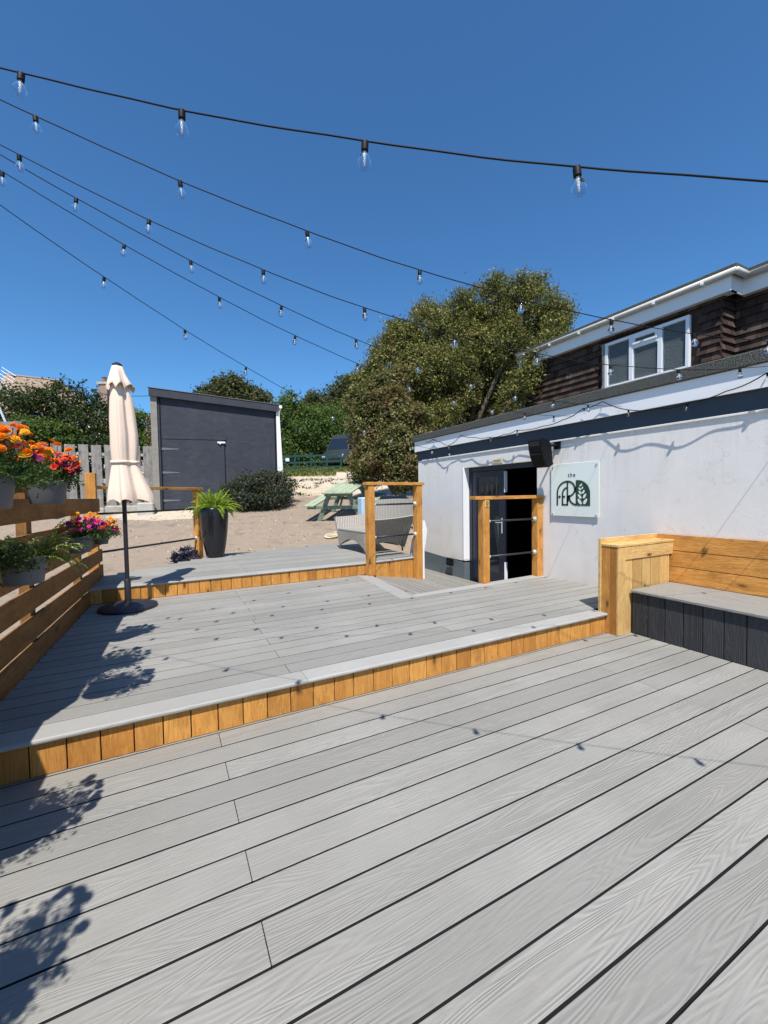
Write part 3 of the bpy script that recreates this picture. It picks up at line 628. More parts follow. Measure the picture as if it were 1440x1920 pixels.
# corner rail between fence and planter
v0=Vector((-.93,7.62,0)); v1=Vector((.56,9.2,0)); L_=(v1-v0).length
t=empty('corner_railing',v0,math.atan2(v1.y-v0.y,v1.x-v0.x),'timber handrail with two black rails running from slatted fence to black planter','railing')
mb=MB(); mb.box(L_-.06,L_+.06,-.06,.06,.1,1.76,b=.004); mb.build('post',M['timber_z'],t,local=True)
mb=MB(); mb.box(-.02,L_+.1,-.07,.07,1.761,1.81,b=.004); mb.build('handrail',M['timber_x'],t,local=True)
for z in (1.385,.80):
    mb=MB(); mb.tube([(0,0,z),(L_-.09,0,z)],.017,10); r_=mb.build('rail',M['matblack'],t,smooth=True,local=True)
    mb=MB(); mb.tube([(L_-.06,0,z),(L_-.066,0,z),(L_-.067,0,z),(L_-.11,0,z)],[.042,.040,.026,.025],14); mb.build('flange',M['steel'],r_,local=True)
# ------------------------------------------------------------------ slatted timber fence (left)
fx=lambda y:-1.05+.047*(y-3.6)
t=empty('slatted_fence',(-1.05,3.6,0),label='brown horizontal slatted timber fence carrying the flower pots',cat='fence')
def fboard(ya,yb,z0,z1,th=.03,off=0,mat='brownwood'):
    mb=MB(); q=[(fx(ya)-th+off,ya),(fx(ya)+off,ya),(fx(yb)+off,yb),(fx(yb)-th+off,yb)]
    mb.hexa([(x,y,z0) for x,y in q],[(x,y,z1) for x,y in q]); return mb.build('board',M[mat],t)
for (z0,z1) in ((.20,.405),(.437,.628),(.686,.862),(.932,1.10),(1.15,1.32),(1.425,1.615)):
    e=7.5+random.uniform(-.05,.06)
    fboard(-1.0,1.6,z0,z1); fboard(1.604,5.02,z0,z1); fboard(5.024,e,z0,z1)
for (z0,z1) in ((-.02,.17),):
    fboard(-1.0,1.6,z0,z1); fboard(1.604,3.6,z0,z1)
for (z0,z1) in ((1.665,1.84),(1.875,2.09)): fboard(2.5,5.25,z0,z1)
for y in (-.6,1.0,2.6,4.55,6.3):
    mb=MB(); x=fx(y)-.032; mb.box(x-.07,x,y-.075,y+.075,-.3,2.08 if 2<y<5 else 1.6); mb.build('post',M['brownpost'],t)
mb=MB(); x=fx(7.5); mb.box(x-.16,x-.031,7.36,7.50,-.2,1.99,b=.004); mb.build('post',M['timber_z'],t)
# ------------------------------------------------------------------ parasol
ub=empty('parasol_base',(-.46,6.15,Z1),label='round black parasol base on the middle deck',cat='parasol base')
mb=MB(); mb.lathe([(.325,.0),(.33,.012),(.325,.03),(.29,.045),(.2,.068),(.1,.085),(.05,.09)],(0,0,.002),40); mb.build('disc',plain('dark_resin',(.02,.02,.026),.4,var=.3,bump=.2),ub,smooth=35,local=True)
mb=MB(); mb.lathe([(.038,.08),(.036,.36),(.03,.37)],(0,0,0),16); mb.build('sleeve',M['matblack'],ub,smooth=35,local=True)
um=empty('closed_parasol',(-.46,6.15,Z1+.1),label='closed cream parasol tied with a cream strap on a black pole',cat='parasol')
mb=MB(); mb.tube([(0,0,0),(0,0,2.92)],.025,14); mb.build('pole',M['matblack'],um,smooth=40,local=True)
def cloth(levels,n=96,lobes=5,seed=3,hem=None):
    r_=random.Random(seed); ph=[r_.uniform(0,6.28) for _ in range(6)]; vs=[]
    for (z,r,cx,am,tw) in levels:
        r=r*.86
        for k in range(n):
            th=2*PI*k/n; s1=math.cos(lobes*th+tw+ph[0]); s2=math.sin((lobes*2+1)*th+ph[1]-tw*1.5); s3=math.sin(3*th+ph[2])
            rr=r*(1+am*(.55*(abs(s1)**.7*(1 if s1>0 else -1))+.12*s2+.38*s3)); zz=z
            if hem and z<=hem[0]: zz=z+hem[1]*abs(math.cos(4*th+ph[3]))*(hem[0]-z+.02)/(hem[0]-levels[-1][0]+.02)
            vs.append((cx[0]*1.0+rr*math.cos(th),cx[1]+rr*math.sin(th),zz))
    m=len(levels); fs=[(i*n+k,i*n+(k+1)%n,(i+1)*n+(k+1)%n,(i+1)*n+k) for i in range(m-1) for k in range(n)]; return vs,fs
zb=Z1+.1
r0=(RGT[0],RGT[1])
def lv(z,r,dx,am,tw): return (z-zb,r,(r0[0]*dx,r0[1]*dx),am,tw)
body=[lv(3.05,.085,-.01,.08,0),lv(2.95,.105,-.0,.18,.1),lv(2.82,.125,.01,.24,.2),lv(2.7,.135,.015,.26,.25),lv(2.55,.145,.02,.26,.3),lv(2.4,.152,.03,.25,.35),lv(2.25,.155,.03,.24,.38),lv(2.14,.150,.03,.22,.4),lv(2.08,.148,.03,.20,.4),lv(2.05,.145,.03,.18,.4),lv(2.02,.150,.03,.20,.4),lv(1.93,.172,.04,.24,.42),lv(1.82,.198,.055,.27,.45),lv(1.72,.222,.068,.30,.5),lv(1.64,.238,.08,.32,.5),lv(1.55,.245,.085,.34,.5)]
vs,fs=cloth(body,hem=(1.75-zb,.05)); mb=MB(); mb.add(vs,fs); cn=mb.build('canopy',M['canvas'],um,smooth=True,local=True)
vent=[lv(3.245,.05,-.02,.03,0),lv(3.235,.068,-.02,.05,0),lv(3.15,.10,-.02,.12,0),lv(3.06,.135,-.01,.2,.1),lv(2.97,.165,.0,.28,.2),lv(2.94,.16,.0,.3,.2)]
vs,fs=cloth(vent,seed=9,lobes=6,hem=(3.0-zb,.07)); mb=MB(); mb.add(vs,fs); mb.build('vent_flap',M['canvas'],um,smooth=True,local=True)
mb=MB(); mb.lathe([(.055,0),(.055,.02),(.02,.045)],(r0[0]*-.02,r0[1]*-.02,3.24-zb),16); mb.build('finial',M['matblack'],um,local=True)
vs,fs=cloth([lv(2.075,.157,.03,.18,.4),lv(2.075,.164,.03,.18,.4),lv(2.035,.163,.03,.18,.4),lv(2.035,.155,.03,.18,.4)]); mb=MB(); mb.add(vs,fs); mb.build('tie_strap',M['canvas'],um,smooth=True,local=True)
# ------------------------------------------------------------------ planter + fern
pt=empty('tall_planter',(.83,8.83,Z2),label='tall glossy black planter on the upper deck',cat='planter')
mb=MB(); mb.lathe([(.14,.0),(.155,.01),(.165,.03),(.21,.25),(.243,.5),(.262,.75),(.262,.9),(.255,.955),(.243,.965),(.232,.955),(.235,.9)],(0,0,.001),40,cap=False); mb.build('pot',M['blackgloss'],pt,smooth=50,local=True)
mb=MB(); mb.lathe([(.001,.9),(.236,.9)],(0,0,0),24,cap=False); mb.build('soil',M['soil'],pt,local=True)
def frond(V,Q,base,az,el,ln,droop,wd,rs,n=16):
    p=np.array(base,float); d=np.array([math.cos(az)*math.cos(el),math.sin(az)*math.cos(el),math.sin(el)]); step=ln/n
    for i in range(n):
        p2=p+d*step; t_=i/n; side=np.cross(d,[0,0,1.]); side/=np.linalg.norm(side)+1e-9; upv=np.cross(side,d)
        # stem
        k=len(V); V+= [p-side*.002,p+side*.002,p2+side*.002,p2-side*.002]; Q.append((k,k+1,k+2,k+3))
        wl=wd*math.sin(PI*min(1,.15+t_*.88))**.8
        for s in (-1,1):
            if i<2: continue
            tip=p+side*s*wl+d*step*1.2-upv*(.12*wl)+rs.normal(0,.004,3); h=step*.42
            k=len(V); V+=[p-d*h*.2,p+side*s*wl*.5-d*h*.3-upv*.0,tip,p+side*s*wl*.45+d*h*1.5+upv*.006]; Q.append((k,k+1,k+2,k+3))
        p=p2; d=d-np.array([0,0,droop/n*(1+t_)]); d/=np.linalg.norm(d)
def fern(name,loc,label,mat,nf,ln,spread,seed,elr=(.5,1.35),azr=(0,6.28),wd=.06):
    t=empty(name,loc,label=label,cat='fern'); rs=np.random.default_rng(seed); V=[];Q=[]
    for i in range(nf):
        az=rs.uniform(*azr); el=rs.uniform(*elr); r=spread*rs.uniform(0,1); 
        frond(V,Q,(r*math.cos(az),r*math.sin(az),-.02),az+rs.normal(0,.3),el,ln*rs.uniform(.6,1.1),rs.uniform(.6,1.8),wd*rs.uniform(.7,1.1),rs)
    raw('fronds',np.array(V),np.array(Q),mat,t,local=True); return t
fern('potted_fern',(.83,8.83,Z2+.93),'bright green fern filling the tall black planter',M['leaf_fern'],130,.47,.17,5,elr=(.35,1.5),wd=.07)
# ------------------------------------------------------------------ foliage generator
def leaves(centers,size,rs,outdir=None,aspect=.5):
    n=len(centers); nrm=rs.normal(size=(n,3)); nrm[:,2]+=.5
    if outdir is not None: nrm+=outdir*.9
    nrm/=np.linalg.norm(nrm,axis=1)[:,None]
    tng=np.cross(nrm,rs.normal(size=(n,3))); tng/=np.linalg.norm(tng,axis=1)[:,None]; bt=np.cross(nrm,tng)
    s=(size*rs.uniform(.6,1.35,n))[:,None]
    V=np.empty((n,4,3)); V[:,0]=centers-tng*s*.5; V[:,1]=centers+bt*s*aspect*.5+nrm*s*.06; V[:,2]=centers+tng*s*.5; V[:,3]=centers-bt*s*aspect*.5+nrm*s*.06
    return V.reshape(-1,3)
def crown_pts(blobs,n,rs,clump=.25,shell=.75,per=28,flat=1.0):
    "blobs: (x,y,z,rx,ry,rz). leaves gather in clumps near the surface"
    vol=np.array([b[3]*b[4]+b[4]*b[5]+b[3]*b[5] for b in blobs]); vol=vol/vol.sum(); P=[];O=[]
    for b,f in zip(blobs,vol):
        k=max(3,int(n*f/per)); u=rs.normal(size=(k,3)); u/=np.linalg.norm(u,axis=1)[:,None]
        rad=np.where(rs.random(k)<shell,rs.uniform(.82,1.06,k),rs.uniform(.3,.85,k)); R=np.array(b[3:6])
        c=np.array(b[:3])+u*rad[:,None]*R; cs=clump*rs.uniform(.5,1.3,k)
        pp=np.repeat(c,per,0)+rs.normal(size=(k*per,3))*np.repeat(cs,per)[:,None]*np.array([1,1,.7*flat]); P.append(pp); O.append(np.repeat(u,per,0))
    return np.concatenate(P),np.concatenate(O)
def foliage(name,blobs,n,size,mat,parent,seed,clump=.25,shell=.75,aspect=.5,per=28,local=False):
    rs=np.random.default_rng(seed); P,O=crown_pts(blobs,n,rs,clump,shell,per); V=leaves(P,size,rs,O,aspect)
    return raw(name,V,np.arange(len(V)).reshape(-1,4),mat,parent,local)
def blob(px,py,D,r,k=(1,1,1)):
    c=at(px,py,D); rr=r*D/F_; return (*c,rr*k[0],rr*k[1],rr*k[2])
def limbs(base,targets,r,rs,parent,name='trunk'):
    mb=MB(); base=Vector(base)
    for tg in targets:
        tg=Vector(tg); pts=[];n=6; off=Vector(rs.normal(0,1,3))*.12*(tg-base).length
        for i in range(n+1):
            t_=i/n; p=base.lerp(tg,t_)+off*math.sin(PI*t_)*(.5); p.z+=.25*(tg-base).length*.3*math.sin(PI*t_); pts.append(p)
        mb.tube(pts,[r*(1-.8*i/n) for i in range(n+1)],7)
    mb.build(name,M['bark'],parent,smooth=True)
def ragged(bl,k,fr,seed):
    rs=np.random.default_rng(seed); out=list(bl)
    for b_ in bl:
        for i in range(k):
            u=rs.normal(size=3); u/=np.linalg.norm(u); f=rs.uniform(.85,1.25); q=fr*rs.uniform(.5,1.1); out.append((b_[0]+u[0]*b_[3]*f,b_[1]+u[1]*b_[4]*f,b_[2]+u[2]*b_[5]*f,b_[3]*q,b_[4]*q,b_[5]*q*.75))
    return out
# big windswept tree behind the bar
rs=np.random.default_rng(21); D0=16.5
bt=empty('windswept_tree',tuple(at(880,800,D0)),label='large olive green windswept tree leaning right behind the bar roof',cat='tree')
bl=[blob(*q) for q in ((1010,585,16.5,50),(1040,600,16.2,34),(960,560,16.8,42),(905,590,16.5,55),(860,600,16.2,45),(810,630,15.8,55),(760,650,15.5,44),(865,660,16,62),(930,650,16.5,60),(990,650,17,44),(730,690,15,42),(790,700,15,56),(860,720,15.5,46),(700,700,14.8,26),(915,705,16.5,36),(1000,540,16.9,26),(800,583,16.2,22),(745,620,15.6,22),(1045,640,16.4,22),(1015,670,16.4,24),(800,760,16.6,40),(860,775,16.6,40),(920,765,17,36),(830,740,16,34),(985,708,12.4,26),(1008,672,12.5,24),(1030,640,12.6,22),(965,735,12.4,20),(1045,612,13,20),(690,735,14.8,34),(720,655,15.2,24),(770,720,15,50),(840,690,15.4,50),(900,660,15.8,46),(812,785,14.4,26),(835,770,14.8,28))]
foliage('crown',ragged([(*b_[:3],b_[3]*.86,b_[4]*.86,b_[5]*.86) for b_ in bl],5,.34,3),190000,.112,M['leaf_tree'],bt,31,clump=.15,shell=.72,aspect=.36)
bz=at(860,870,16.2); limbs(bz,[b[:3] for b in bl[:16]],.11,rs,bt)
mb=MB()
for q in range(46):
    b_=bl[rs.integers(0,17)]; u=rs.normal(size=3); u[2]=abs(u[2])+.3; u/=np.linalg.norm(u); p=np.array(b_[:3])+u*np.array(b_[3:])*.9; d=u*.5+rs.normal(size=3)*.2; e=p+d*rs.uniform(.5,1.1)
    mb.tube([p,(p+e)/2+rs.normal(size=3)*.05,e],[.012,.008,.003],4)
mb.build('twigs',plain('pale_twig',(.30,.24,.15),.9),bt)
# brown green shrub in front of it
sb=empty('flowering_shrub',tuple(at(720,905,13.5)),label='dense brown and green shrub hugging the left end of the white bar',cat='shrub')
bl=[blob(*q) for q in ((715,760,13.6,52),(680,750,14.2,34),(745,790,13.2,50),(690,805,13.6,42),(705,855,13.2,46),(745,850,12.6,44),(780,845,12.2,34),(690,880,13.6,34),(760,890,12.4,36),(780,790,12.8,32),(730,720,13.8,36),(790,870,11.8,24))]
foliage('crown',ragged([(*b_[:3],b_[3]*.9,b_[4]*.9,b_[5]*.9) for b_ in bl],4,.34,4),62000,.092,M['leaf_bush'],sb,32,clump=.10,shell=.85,aspect=.55)
limbs(at(740,925,13.2),[b[:3] for b in bl[:8]],.08,rs,sb,'stems')
# hedges and trees
def hedge(name,label,cat,pts,n,size,mat,seed,clump=.3,base=None,shell=.8,aspect=.5):
    bl=[blob(*q) for q in pts]; c=bl[0]; t=empty(name,(c[0],c[1],g(c[0],c[1])),label=label,cat=cat)
    foliage('foliage' if cat!='tree' else 'crown',ragged(bl,3,.36,seed+100),n,size,M[mat],t,seed,clump,shell,aspect)
    if base: limbs(at(*base),[b[:3] for b in bl[:5]],.12,rs,t,'trunk' if cat=='tree' else 'stems')
    return t
hedge('tall_hedge','very dark tall evergreen hedge behind the weathered picket fence','hedge',[(-30,790,16.5,60),(30,785,16.5,52),(75,775,16.5,48),(120,772,17,50),(165,790,17,46),(200,800,17,40),(20,850,15.8,50),(90,840,16,48),(150,850,16.2,45),(205,850,16.4,42),(-80,800,16,70),(60,930,15.2,40),(120,930,15.4,40),(180,935,15.7,40),(235,930,16,36),(270,915,16.2,24)],42000,.13,'leaf_dark',41,clump=.2,base=(110,900,16.8))
hedge('low_ivy','bright green ivy mound spilling over the weathered fence top','shrub',[(60,808,15.0,26),(95,815,15,24),(125,820,15,20),(30,820,15,26)],9000,.11,'leaf_mid',42,clump=.12)
hedge('garden_bush','light green bush between the closed parasol and the grey shed','shrub',[(262,800,17,24),(250,830,17,30),(280,835,17,26),(245,785,17.2,18)],9000,.12,'leaf_mid',43,clump=.14)
mb=MB(); rs2=np.random.default_rng(5); ivy=empty('dry_creeper',tuple(at(282,830,15.2)),label='dry brown creeper clinging to the left corner of the shed',cat='climber')
V=leaves(np.array([at(rs2.uniform(275,289),rs2.uniform(778,880),15.0+rs2.normal()*.1) for _ in range(700)]),.09,rs2); raw('foliage',V,np.arange(len(V)).reshape(-1,4),leafmat('dry_leaves',(.10,.07,.04),(.2,.15,.09),(.34,.27,.17),.2),ivy)
mb=MB()
for q in range(14): 
    p=[at(rs2.uniform(276,288),y_,15.05) for y_ in (885,850,820,790)]; mb.tube(p,.008,4)
mb.build('stems',M['bark'],ivy)
mb=MB()
tw=empty('shoots',tuple(at(125,740,16.6)),label='thin leafy shoots rising out of the dark hedge top',cat='climber')
for (px,py,top) in ((118,745,706),(112,740,718),(130,742,712),(155,750,712),(150,752,722),(178,760,738),(185,765,728)):
    b0=at(px,py,16.6); b1=at(px+rs2.normal()*3,top,16.6); mb.tube([b0,b1],[.015,.006],5)
    P=np.array([b0+(b1-b0)*rs2.uniform(.3,1.05)+rs2.normal(size=3)*.07 for _ in range(34)]); V=leaves(P,.13,rs2); raw('leaves',V,np.arange(len(V)).reshape(-1,4),M['leaf_dark'],tw)
mb.build('stems',M['bark'],tw)
hedge('round_tree','rounded dark tree top rising behind the grey shed roof','tree',[(432,745,24,38),(400,755,24,30),(465,755,24,30),(430,735,24,24),(385,760,24,22),(485,765,24,22),(430,790,24,50)],26000,.19,'leaf_brown',44,clump=.22,base=(430,850,24.3))
hedge('bushy_tree','mid green bushy tree right of the shed behind the green rail fence','tree',[(545,800,38,42),(580,810,38,44),(530,850,37,36),(570,860,38,40),(610,845,40,40),(610,800,40,38),(545,770,38,26),(650,830,43,44),(660,790,43,40),(510,790,37,26),(560,880,37.5,26),(610,875,40,26)],60000,.25,'leaf_mid',45,clump=.34,base=(570,890,38.5))
hedge('dark_tree','dark dusky tree top behind the light green bushy tree','tree',[(590,765,47,24),(620,760,47,26),(650,740,47,28),(680,730,46,28),(700,715,46,20),(660,770,47,34)],22000,.32,'leaf_brown',46,clump=.4,base=(640,860,47))
hedge('pale_bush','light green bush glimpsed between the windswept tree and the tiled storey','shrub',[(945,730,19,34),(925,745,19,30),(965,745,19.5,26),(955,700,20,20),(900,760,18.5,26)],14000,.15,'leaf_mid',47,clump=.18)
hedge('background_woodland','dark green trees far behind the yard on the left','tree',[(-200,760,40,120),(-420,760,40,140),(-650,760,40,160)],16000,.4,'leaf_dark',48,clump=.5)
hedge('background_woodland','mid green trees far behind the bar on the right','tree',[(1700,720,45,160),(1500,760,45,140),(1250,780,45,120),(1050,790,45,110)],20000,.45,'leaf_mid',49,clump=.6)
# cotoneaster at the shed foot
ct=hedge('low_spreading_shrub','low dark grey green shrub spreading along the foot of the shed','shrub',[(440,925,14.4,24),(470,915,14.6,26),(500,912,14.9,28),(525,905,15.2,22),(480,935,14.2,20),(515,932,14.4,22),(452,940,14.1,16),(535,925,14.7,14),(455,905,14.7,14)],17000,.08,'leaf_cotoneaster',50,clump=.09,aspect=.5)
mb=MB()
for q in range(70):
    p=at(rs2.uniform(432,545),rs2.uniform(905,925),14.5); e=p+np.array([rs2.normal()*.12,rs2.normal()*.12,rs2.uniform(.2,.5)]); mb.tube([p,(p+e)/2,e],[.01,.007,.004],4)
mb.build('stems',M['bark'],ct)
pb=empty('purple_shrub',(.28,9.0,.3),label='small purple leaved shrub at the deck edge beside the railing post',cat='shrub')
foliage('foliage',[(.30,9.12,.45,.19,.19,.17),(.40,9.15,.5,.13,.12,.12),(.2,9.1,.38,.14,.12,.1)],3600,.045,M['leaf_purple'],pb,51,clump=.035)
mb=MB()
for q in range(24):
    p=np.array([.3,9.1,.22]); e=p+np.array([rs2.normal()*.18,rs2.normal()*.12,rs2.uniform(.15,.4)]); mb.tube([p,e],[.006,.003],4)
mb.build('stems',M['bark'],pb)
# grass strip
def at_ground(px,D): 
    c=at(px,900,D); return (c[0],c[1],g(c[0],c[1]))
P=[]; rs3=np.random.default_rng(8)
for i in range(15000):
    D=rs3.uniform(27.5,35.5); px=rs3.uniform(440,720)
    if D<29.5 and rs3.random()>.4*(D-27): continue
    if px>630 and D<31.5: continue
    P.append(at_ground(px,D))
P=np.array(P); P[:,2]+=.05; n=len(P); hh=rs3.uniform(.08,.24,n); az=rs3.uniform(0,6.28,n); dx=np.stack([np.cos(az)*.05,np.sin(az)*.05,np.zeros(n)],1)
V=np.empty((n,4,3)); V[:,0]=P-dx; V[:,1]=P+dx; V[:,2]=P+dx*.4+np.stack([rs3.normal(0,.05,n),rs3.normal(0,.05,n),hh],1); V[:,3]=P-dx*.4+np.stack([rs3.normal(0,.05,n),rs3.normal(0,.05,n),hh],1)
tag(raw('grass',V.reshape(-1,3),np.arange(4*n).reshape(-1,4),M['grassleaf']),'rough green grass at the top of the yard','grass',kind='stuff')
# weeds and loose stones on the yard
P=[]
for cx,cy,D,k in ((560,893,24,5),(585,890,25,4),(620,893,24,4),(545,903,21,4),(575,908,20,3),(600,897,23,3),(560,925,17,3),(640,898,22,4),(650,890,25,5)):
    for q in range(k):
        c=np.array(at_ground(cx+rs3.normal()*9,D+rs3.normal()*.5)); P.append(c+rs3.normal(size=(26,3))*np.array([.13,.13,.03])+np.array([0,0,.05]))
P=np.concatenate(P); V=leaves(P,.09,rs3); tag(raw('weeds',V,np.arange(len(V)).reshape(-1,4),M['leaf_brown']),'low weeds scattered across the top of the yard','weeds',kind='stuff')
V=[];Q=[]
for i in range(2600):
    D=rs3.uniform(9.5,27); px=rs3.uniform(150,760); c=np.array(at_ground(px,D)); 
    if c[1]<9.9 and c[0]>-1: continue
    r=rs3.uniform(.008,.03); k=len(V); an=rs3.uniform(0,6.28); 
    for j in range(4): V.append(c+np.array([math.cos(an+j*PI/2)*r,math.sin(an+j*PI/2)*r*.8,-.003]))
    for j in range(4): V.append(c+np.array([math.cos(an+j*PI/2+.2)*r*.6,math.sin(an+j*PI/2+.2)*r*.5,r*.7]))
    Q+=[(k+4,k+5,k+6,k+7)]+[(k+j,k+(j+1)%4,k+4+(j+1)%4,k+4+j) for j in range(4)]
n_p=NT('loose_stone'); n_p.out(n_p.ramp(n_p.rnd(),[(0,(.10,.08,.06)),(.6,(.28,.23,.18)),(1,(.5,.44,.36))]),.9)
tag(raw('loose_stones',np.array(V),np.array(Q),n_p.mat),'small loose stones lying on the yard','stones',kind='stuff')
# ------------------------------------------------------------------ weathered fence
A=Vector(at(-60,980,12.9)); B=Vector(at(284,985,14.7)); dv=(B-A); dv.z=0; L_=dv.length; rz=math.atan2(dv.y,dv.x)
wf=empty('weathered_fence',(A.x,A.y,0),rz,'weathered grey hit and miss picket fence in front of the dark hedge','fence')
zt=3.42
x=0; i=0; pk=0
while x<L_:
    ww=random.uniform(.27,.30); gz=g(*(Matrix.Rotation(rz,2)@Vector((x,0))+Vector((A.x,A.y))))
    front=(i%2==0)
    y0=-.055 if front else .03
    if front:
        mb=MB(); tl=random.uniform(-.012,.012); mb.hexa([(x,y0,gz+.1),(x+ww,y0,gz+.1),(x+ww,y0+.025,gz+.1),(x,y0+.025,gz+.1)],[(x+tl,y0,zt+random.uniform(-.03,.03)),(x+ww+tl,y0,zt+random.uniform(-.03,.03)),(x+ww+tl,y0+.025,zt),(x+tl,y0+.025,zt)])
        mb.build('picket',M['oldwood_z'],wf,local=True)
    x+=ww if front else .085; i+=1
for z in (3.12,2.2,1.3):
    mb=MB(); mb.box(0,L_,-.028,.028,z-.045,z+.045); mb.build('rail',plain('bleached_rail',(.36,.34,.31),.9),wf,local=True)
stone=plain('rubble_stone',(.36,.33,.28),.95,var=.45,scale=5,bump=1.,bscale=12)
lw=empty('stone_kerb',(A.x,A.y,0),rz,'low rough stone kerb under the weathered fence','wall')
mb=MB(); x=0
while x<L_-.35:
    ww=random.uniform(.3,.6); gz=g(*(Matrix.Rotation(rz,2)@Vector((x,0))+Vector((A.x,A.y)))); mb.box(x,x+ww-.01,-.13+random.uniform(-.03,.02),.1,gz-.2,gz+random.uniform(.2,.27),b=.03); x+=ww
mb.build('stones',stone,lw,local=True)
sb_=empty('stone_block',tuple(at(276,980,13.9)),rz,'square pale stone block at the right end of the fence','stone')
c=at(276,992,13.9); mb=MB(); mb.box(-.25,.23,-.15,.2,-.02,.44,b=.035); o=mb.build('block',plain('pale_stone',(.42,.40,.36),.95,var=.3,scale=4,bump=.8,bscale=14),sb_,local=True); sb_.location=(c[0],c[1],g(c[0],c[1])-.05)
# ------------------------------------------------------------------ shed
SL=Vector(at(302,962,14.3)); SR=Vector(at(525,925,15.5)); sv=SR-SL; sv.z=0; SW=sv.length; srz=math.atan2(sv.y,sv.x)
sh=empty('grey_shed',(SL.x,SL.y,0),srz,'slate grey timber fronted shed with sloping roof at the top of the yard','shed')
def shedpaint():
    n=NT('slate_shed_paint'); v=n.coord(); f=n.noise(n.mapping(v,(1.6,1,4.5)),2.,6,.7,.8); q=n.noise(v,1.2,4,.6)
    c=n.mix(n.fr(f,.3,.7),(.028,.032,.043),(.047,.052,.066)); c=n.mix(n.fr(q,.5,.75,0,.4),c,(.075,.08,.095)); s_=n.noise(n.mapping(v,(14,1,1.5)),1.5,5,.7); c=n.mix(n.fr(s_,.66,.76,0,.4),c,(.22,.22,.24))
    return n.out(c,.7,n.bump(f,.3,.01),spec=.25)
M['shed']=shedpaint()
zl,zr_=5.16,4.83; zg=g(SL.x,SL.y)-.6
def hx(mb,x0,x1,y0,y1,z0,zA,zB,mi=0): mb.hexa([(x0,y0,z0),(x1,y0,z0),(x1,y1,z0),(x0,y1,z0)],[(x0,y0,zA),(x1,y0,zB),(x1,y1,zB),(x0,y1,zA)],mi)
mb=MB(); hx(mb,0,SW-.05,0.0,.1,zg,zl,zr_); mb.box(0,.1,.1,5,zg,zl-.05); mb.box(SW-.15,SW-.05,.1,5,zg,zr_-.05); mb.box(.1,SW-.15,4.9,5,zg,zr_-.05); mb.build('wall',M['shed'],sh,local=True)
zsl=lambda x:zl+(zr_-zl)*x/SW
mb=MB()
hx(mb,-.2,SW+.02,-.14,-.10,0,0,0) if False else mb.hexa([(-.22,-.14,zsl(-.22)-.14),(SW,-.14,zsl(SW)-.14),(SW,-.10,zsl(SW)-.14),(-.22,-.10,zsl(-.22)-.14)],[(-.22,-.14,zsl(-.22)+.12),(SW,-.14,zsl(SW)+.1),(SW,-.10,zsl(SW)+.1),(-.22,-.10,zsl(-.22)+.12)])
mb.build('fascia',M['shed'],sh,local=True)
mb=MB(); mb.hexa([(-.25,-.16,zsl(-.25)+.122),(SW+.05,-.16,zsl(SW)+.102),(SW+.05,5.1,zsl(SW)+.102),(-.25,5.1,zsl(-.25)+.122)],[(-.25,-.16,zsl(-.25)+.137),(SW+.05,-.16,zsl(SW)+.117),(SW+.05,5.1,zsl(SW)+.117),(-.25,5.1,zsl(-.25)+.137)]); mb.build('roof',plain('grey_sheet_roof',(.16,.16,.16),.7,var=.3),sh,local=True)
# upper plywood seams, door
zd0=g(SL.x,SL.y)+.03; zd1=zd0+2.42
mb=MB(); mb.box(.12,2.15,-.035,0,zd1+.02,zd1+.10,b=.004); mb.build('door_hood',M['shed'],sh,local=True)
mb=MB(); mb.box(.14,2.08,-.028,-.002,zd0,zd1,b=.003); dr=mb.build('door',M['shed'],sh,local=True)
for z in (zd0+.35,zd0+1.3,zd0+2.1):
    mb=MB(); mb.hexa([(.1,-.036,z-.04),(.62,-.036,z-.012),(.62,-.029,z-.012),(.1,-.029,z-.04)],[(.1,-.036,z+.04),(.62,-.036,z+.012),(.62,-.029,z+.012),(.1,-.029,z+.04)])
    mb.build('hinge',plain('painted_hinge',(.13,.14,.16),.5),dr,local=True)
for q in ((2.09,2.10,-.022,zd1+.02),(0.06,.09,-.03,zsl(0)-.15),(SW-.14,SW-.10,-.03,zsl(SW)-.15)):
    mb=MB(); mb.box(q[0],q[1],q[2],-.001,zd0,q[3]); mb.build('seam',M['black'],sh,local=True)
mb=MB(); mb.box(2.14,3.65,-.02,-.002,zd0,zd1-.02,b=.003); mb.build('side_panel',M['shed'],sh,local=True)
mb=MB(); mb.box(1.86,2.12,-.075,-.036,zd1-.1,zd1-.04,b=.01); mb.tube([(1.95,-.05,zd1-.09),(1.95,-.08,zd1-.13)],.02,8); mb.build('door_closer',M['white'],sh,local=True)
mb=MB(); mb.hexa([(-.2,-.04,zg),(-.005,-.04,zg),(-.005,4.9,zg),(-.2,4.9,zg)],[(-.2,-.04,zl+.02),(-.005,-.04,zl-.01),(-.005,4.9,zl-.01),(-.2,4.9,zl+.02)]); mb.build('stone_side_wall',plain('pale_block_wall',(.24,.22,.19),.95,var=.3,scale=4,bump=.8,bscale=14),sh,local=True)
mb=MB(); mb.hexa([(SW-.07,-.05,zg),(SW+.20,-.05,zg),(SW+.20,.2,zg),(SW-.07,.2,zg)],[(SW-.07,-.05,zr_-.03),(SW+.04,-.05,zr_-.03),(SW+.04,.2,zr_-.03),(SW-.07,.2,zr_-.03)]); mb.build('white_corner_post',M['white'],sh,local=True)
mb=MB(); mb.tube([(SW+.08,-.2,zr_+.03),(SW+.08,5,zr_+.03)],.06,8); mb.build('gutter',M['upvc'],sh,local=True)
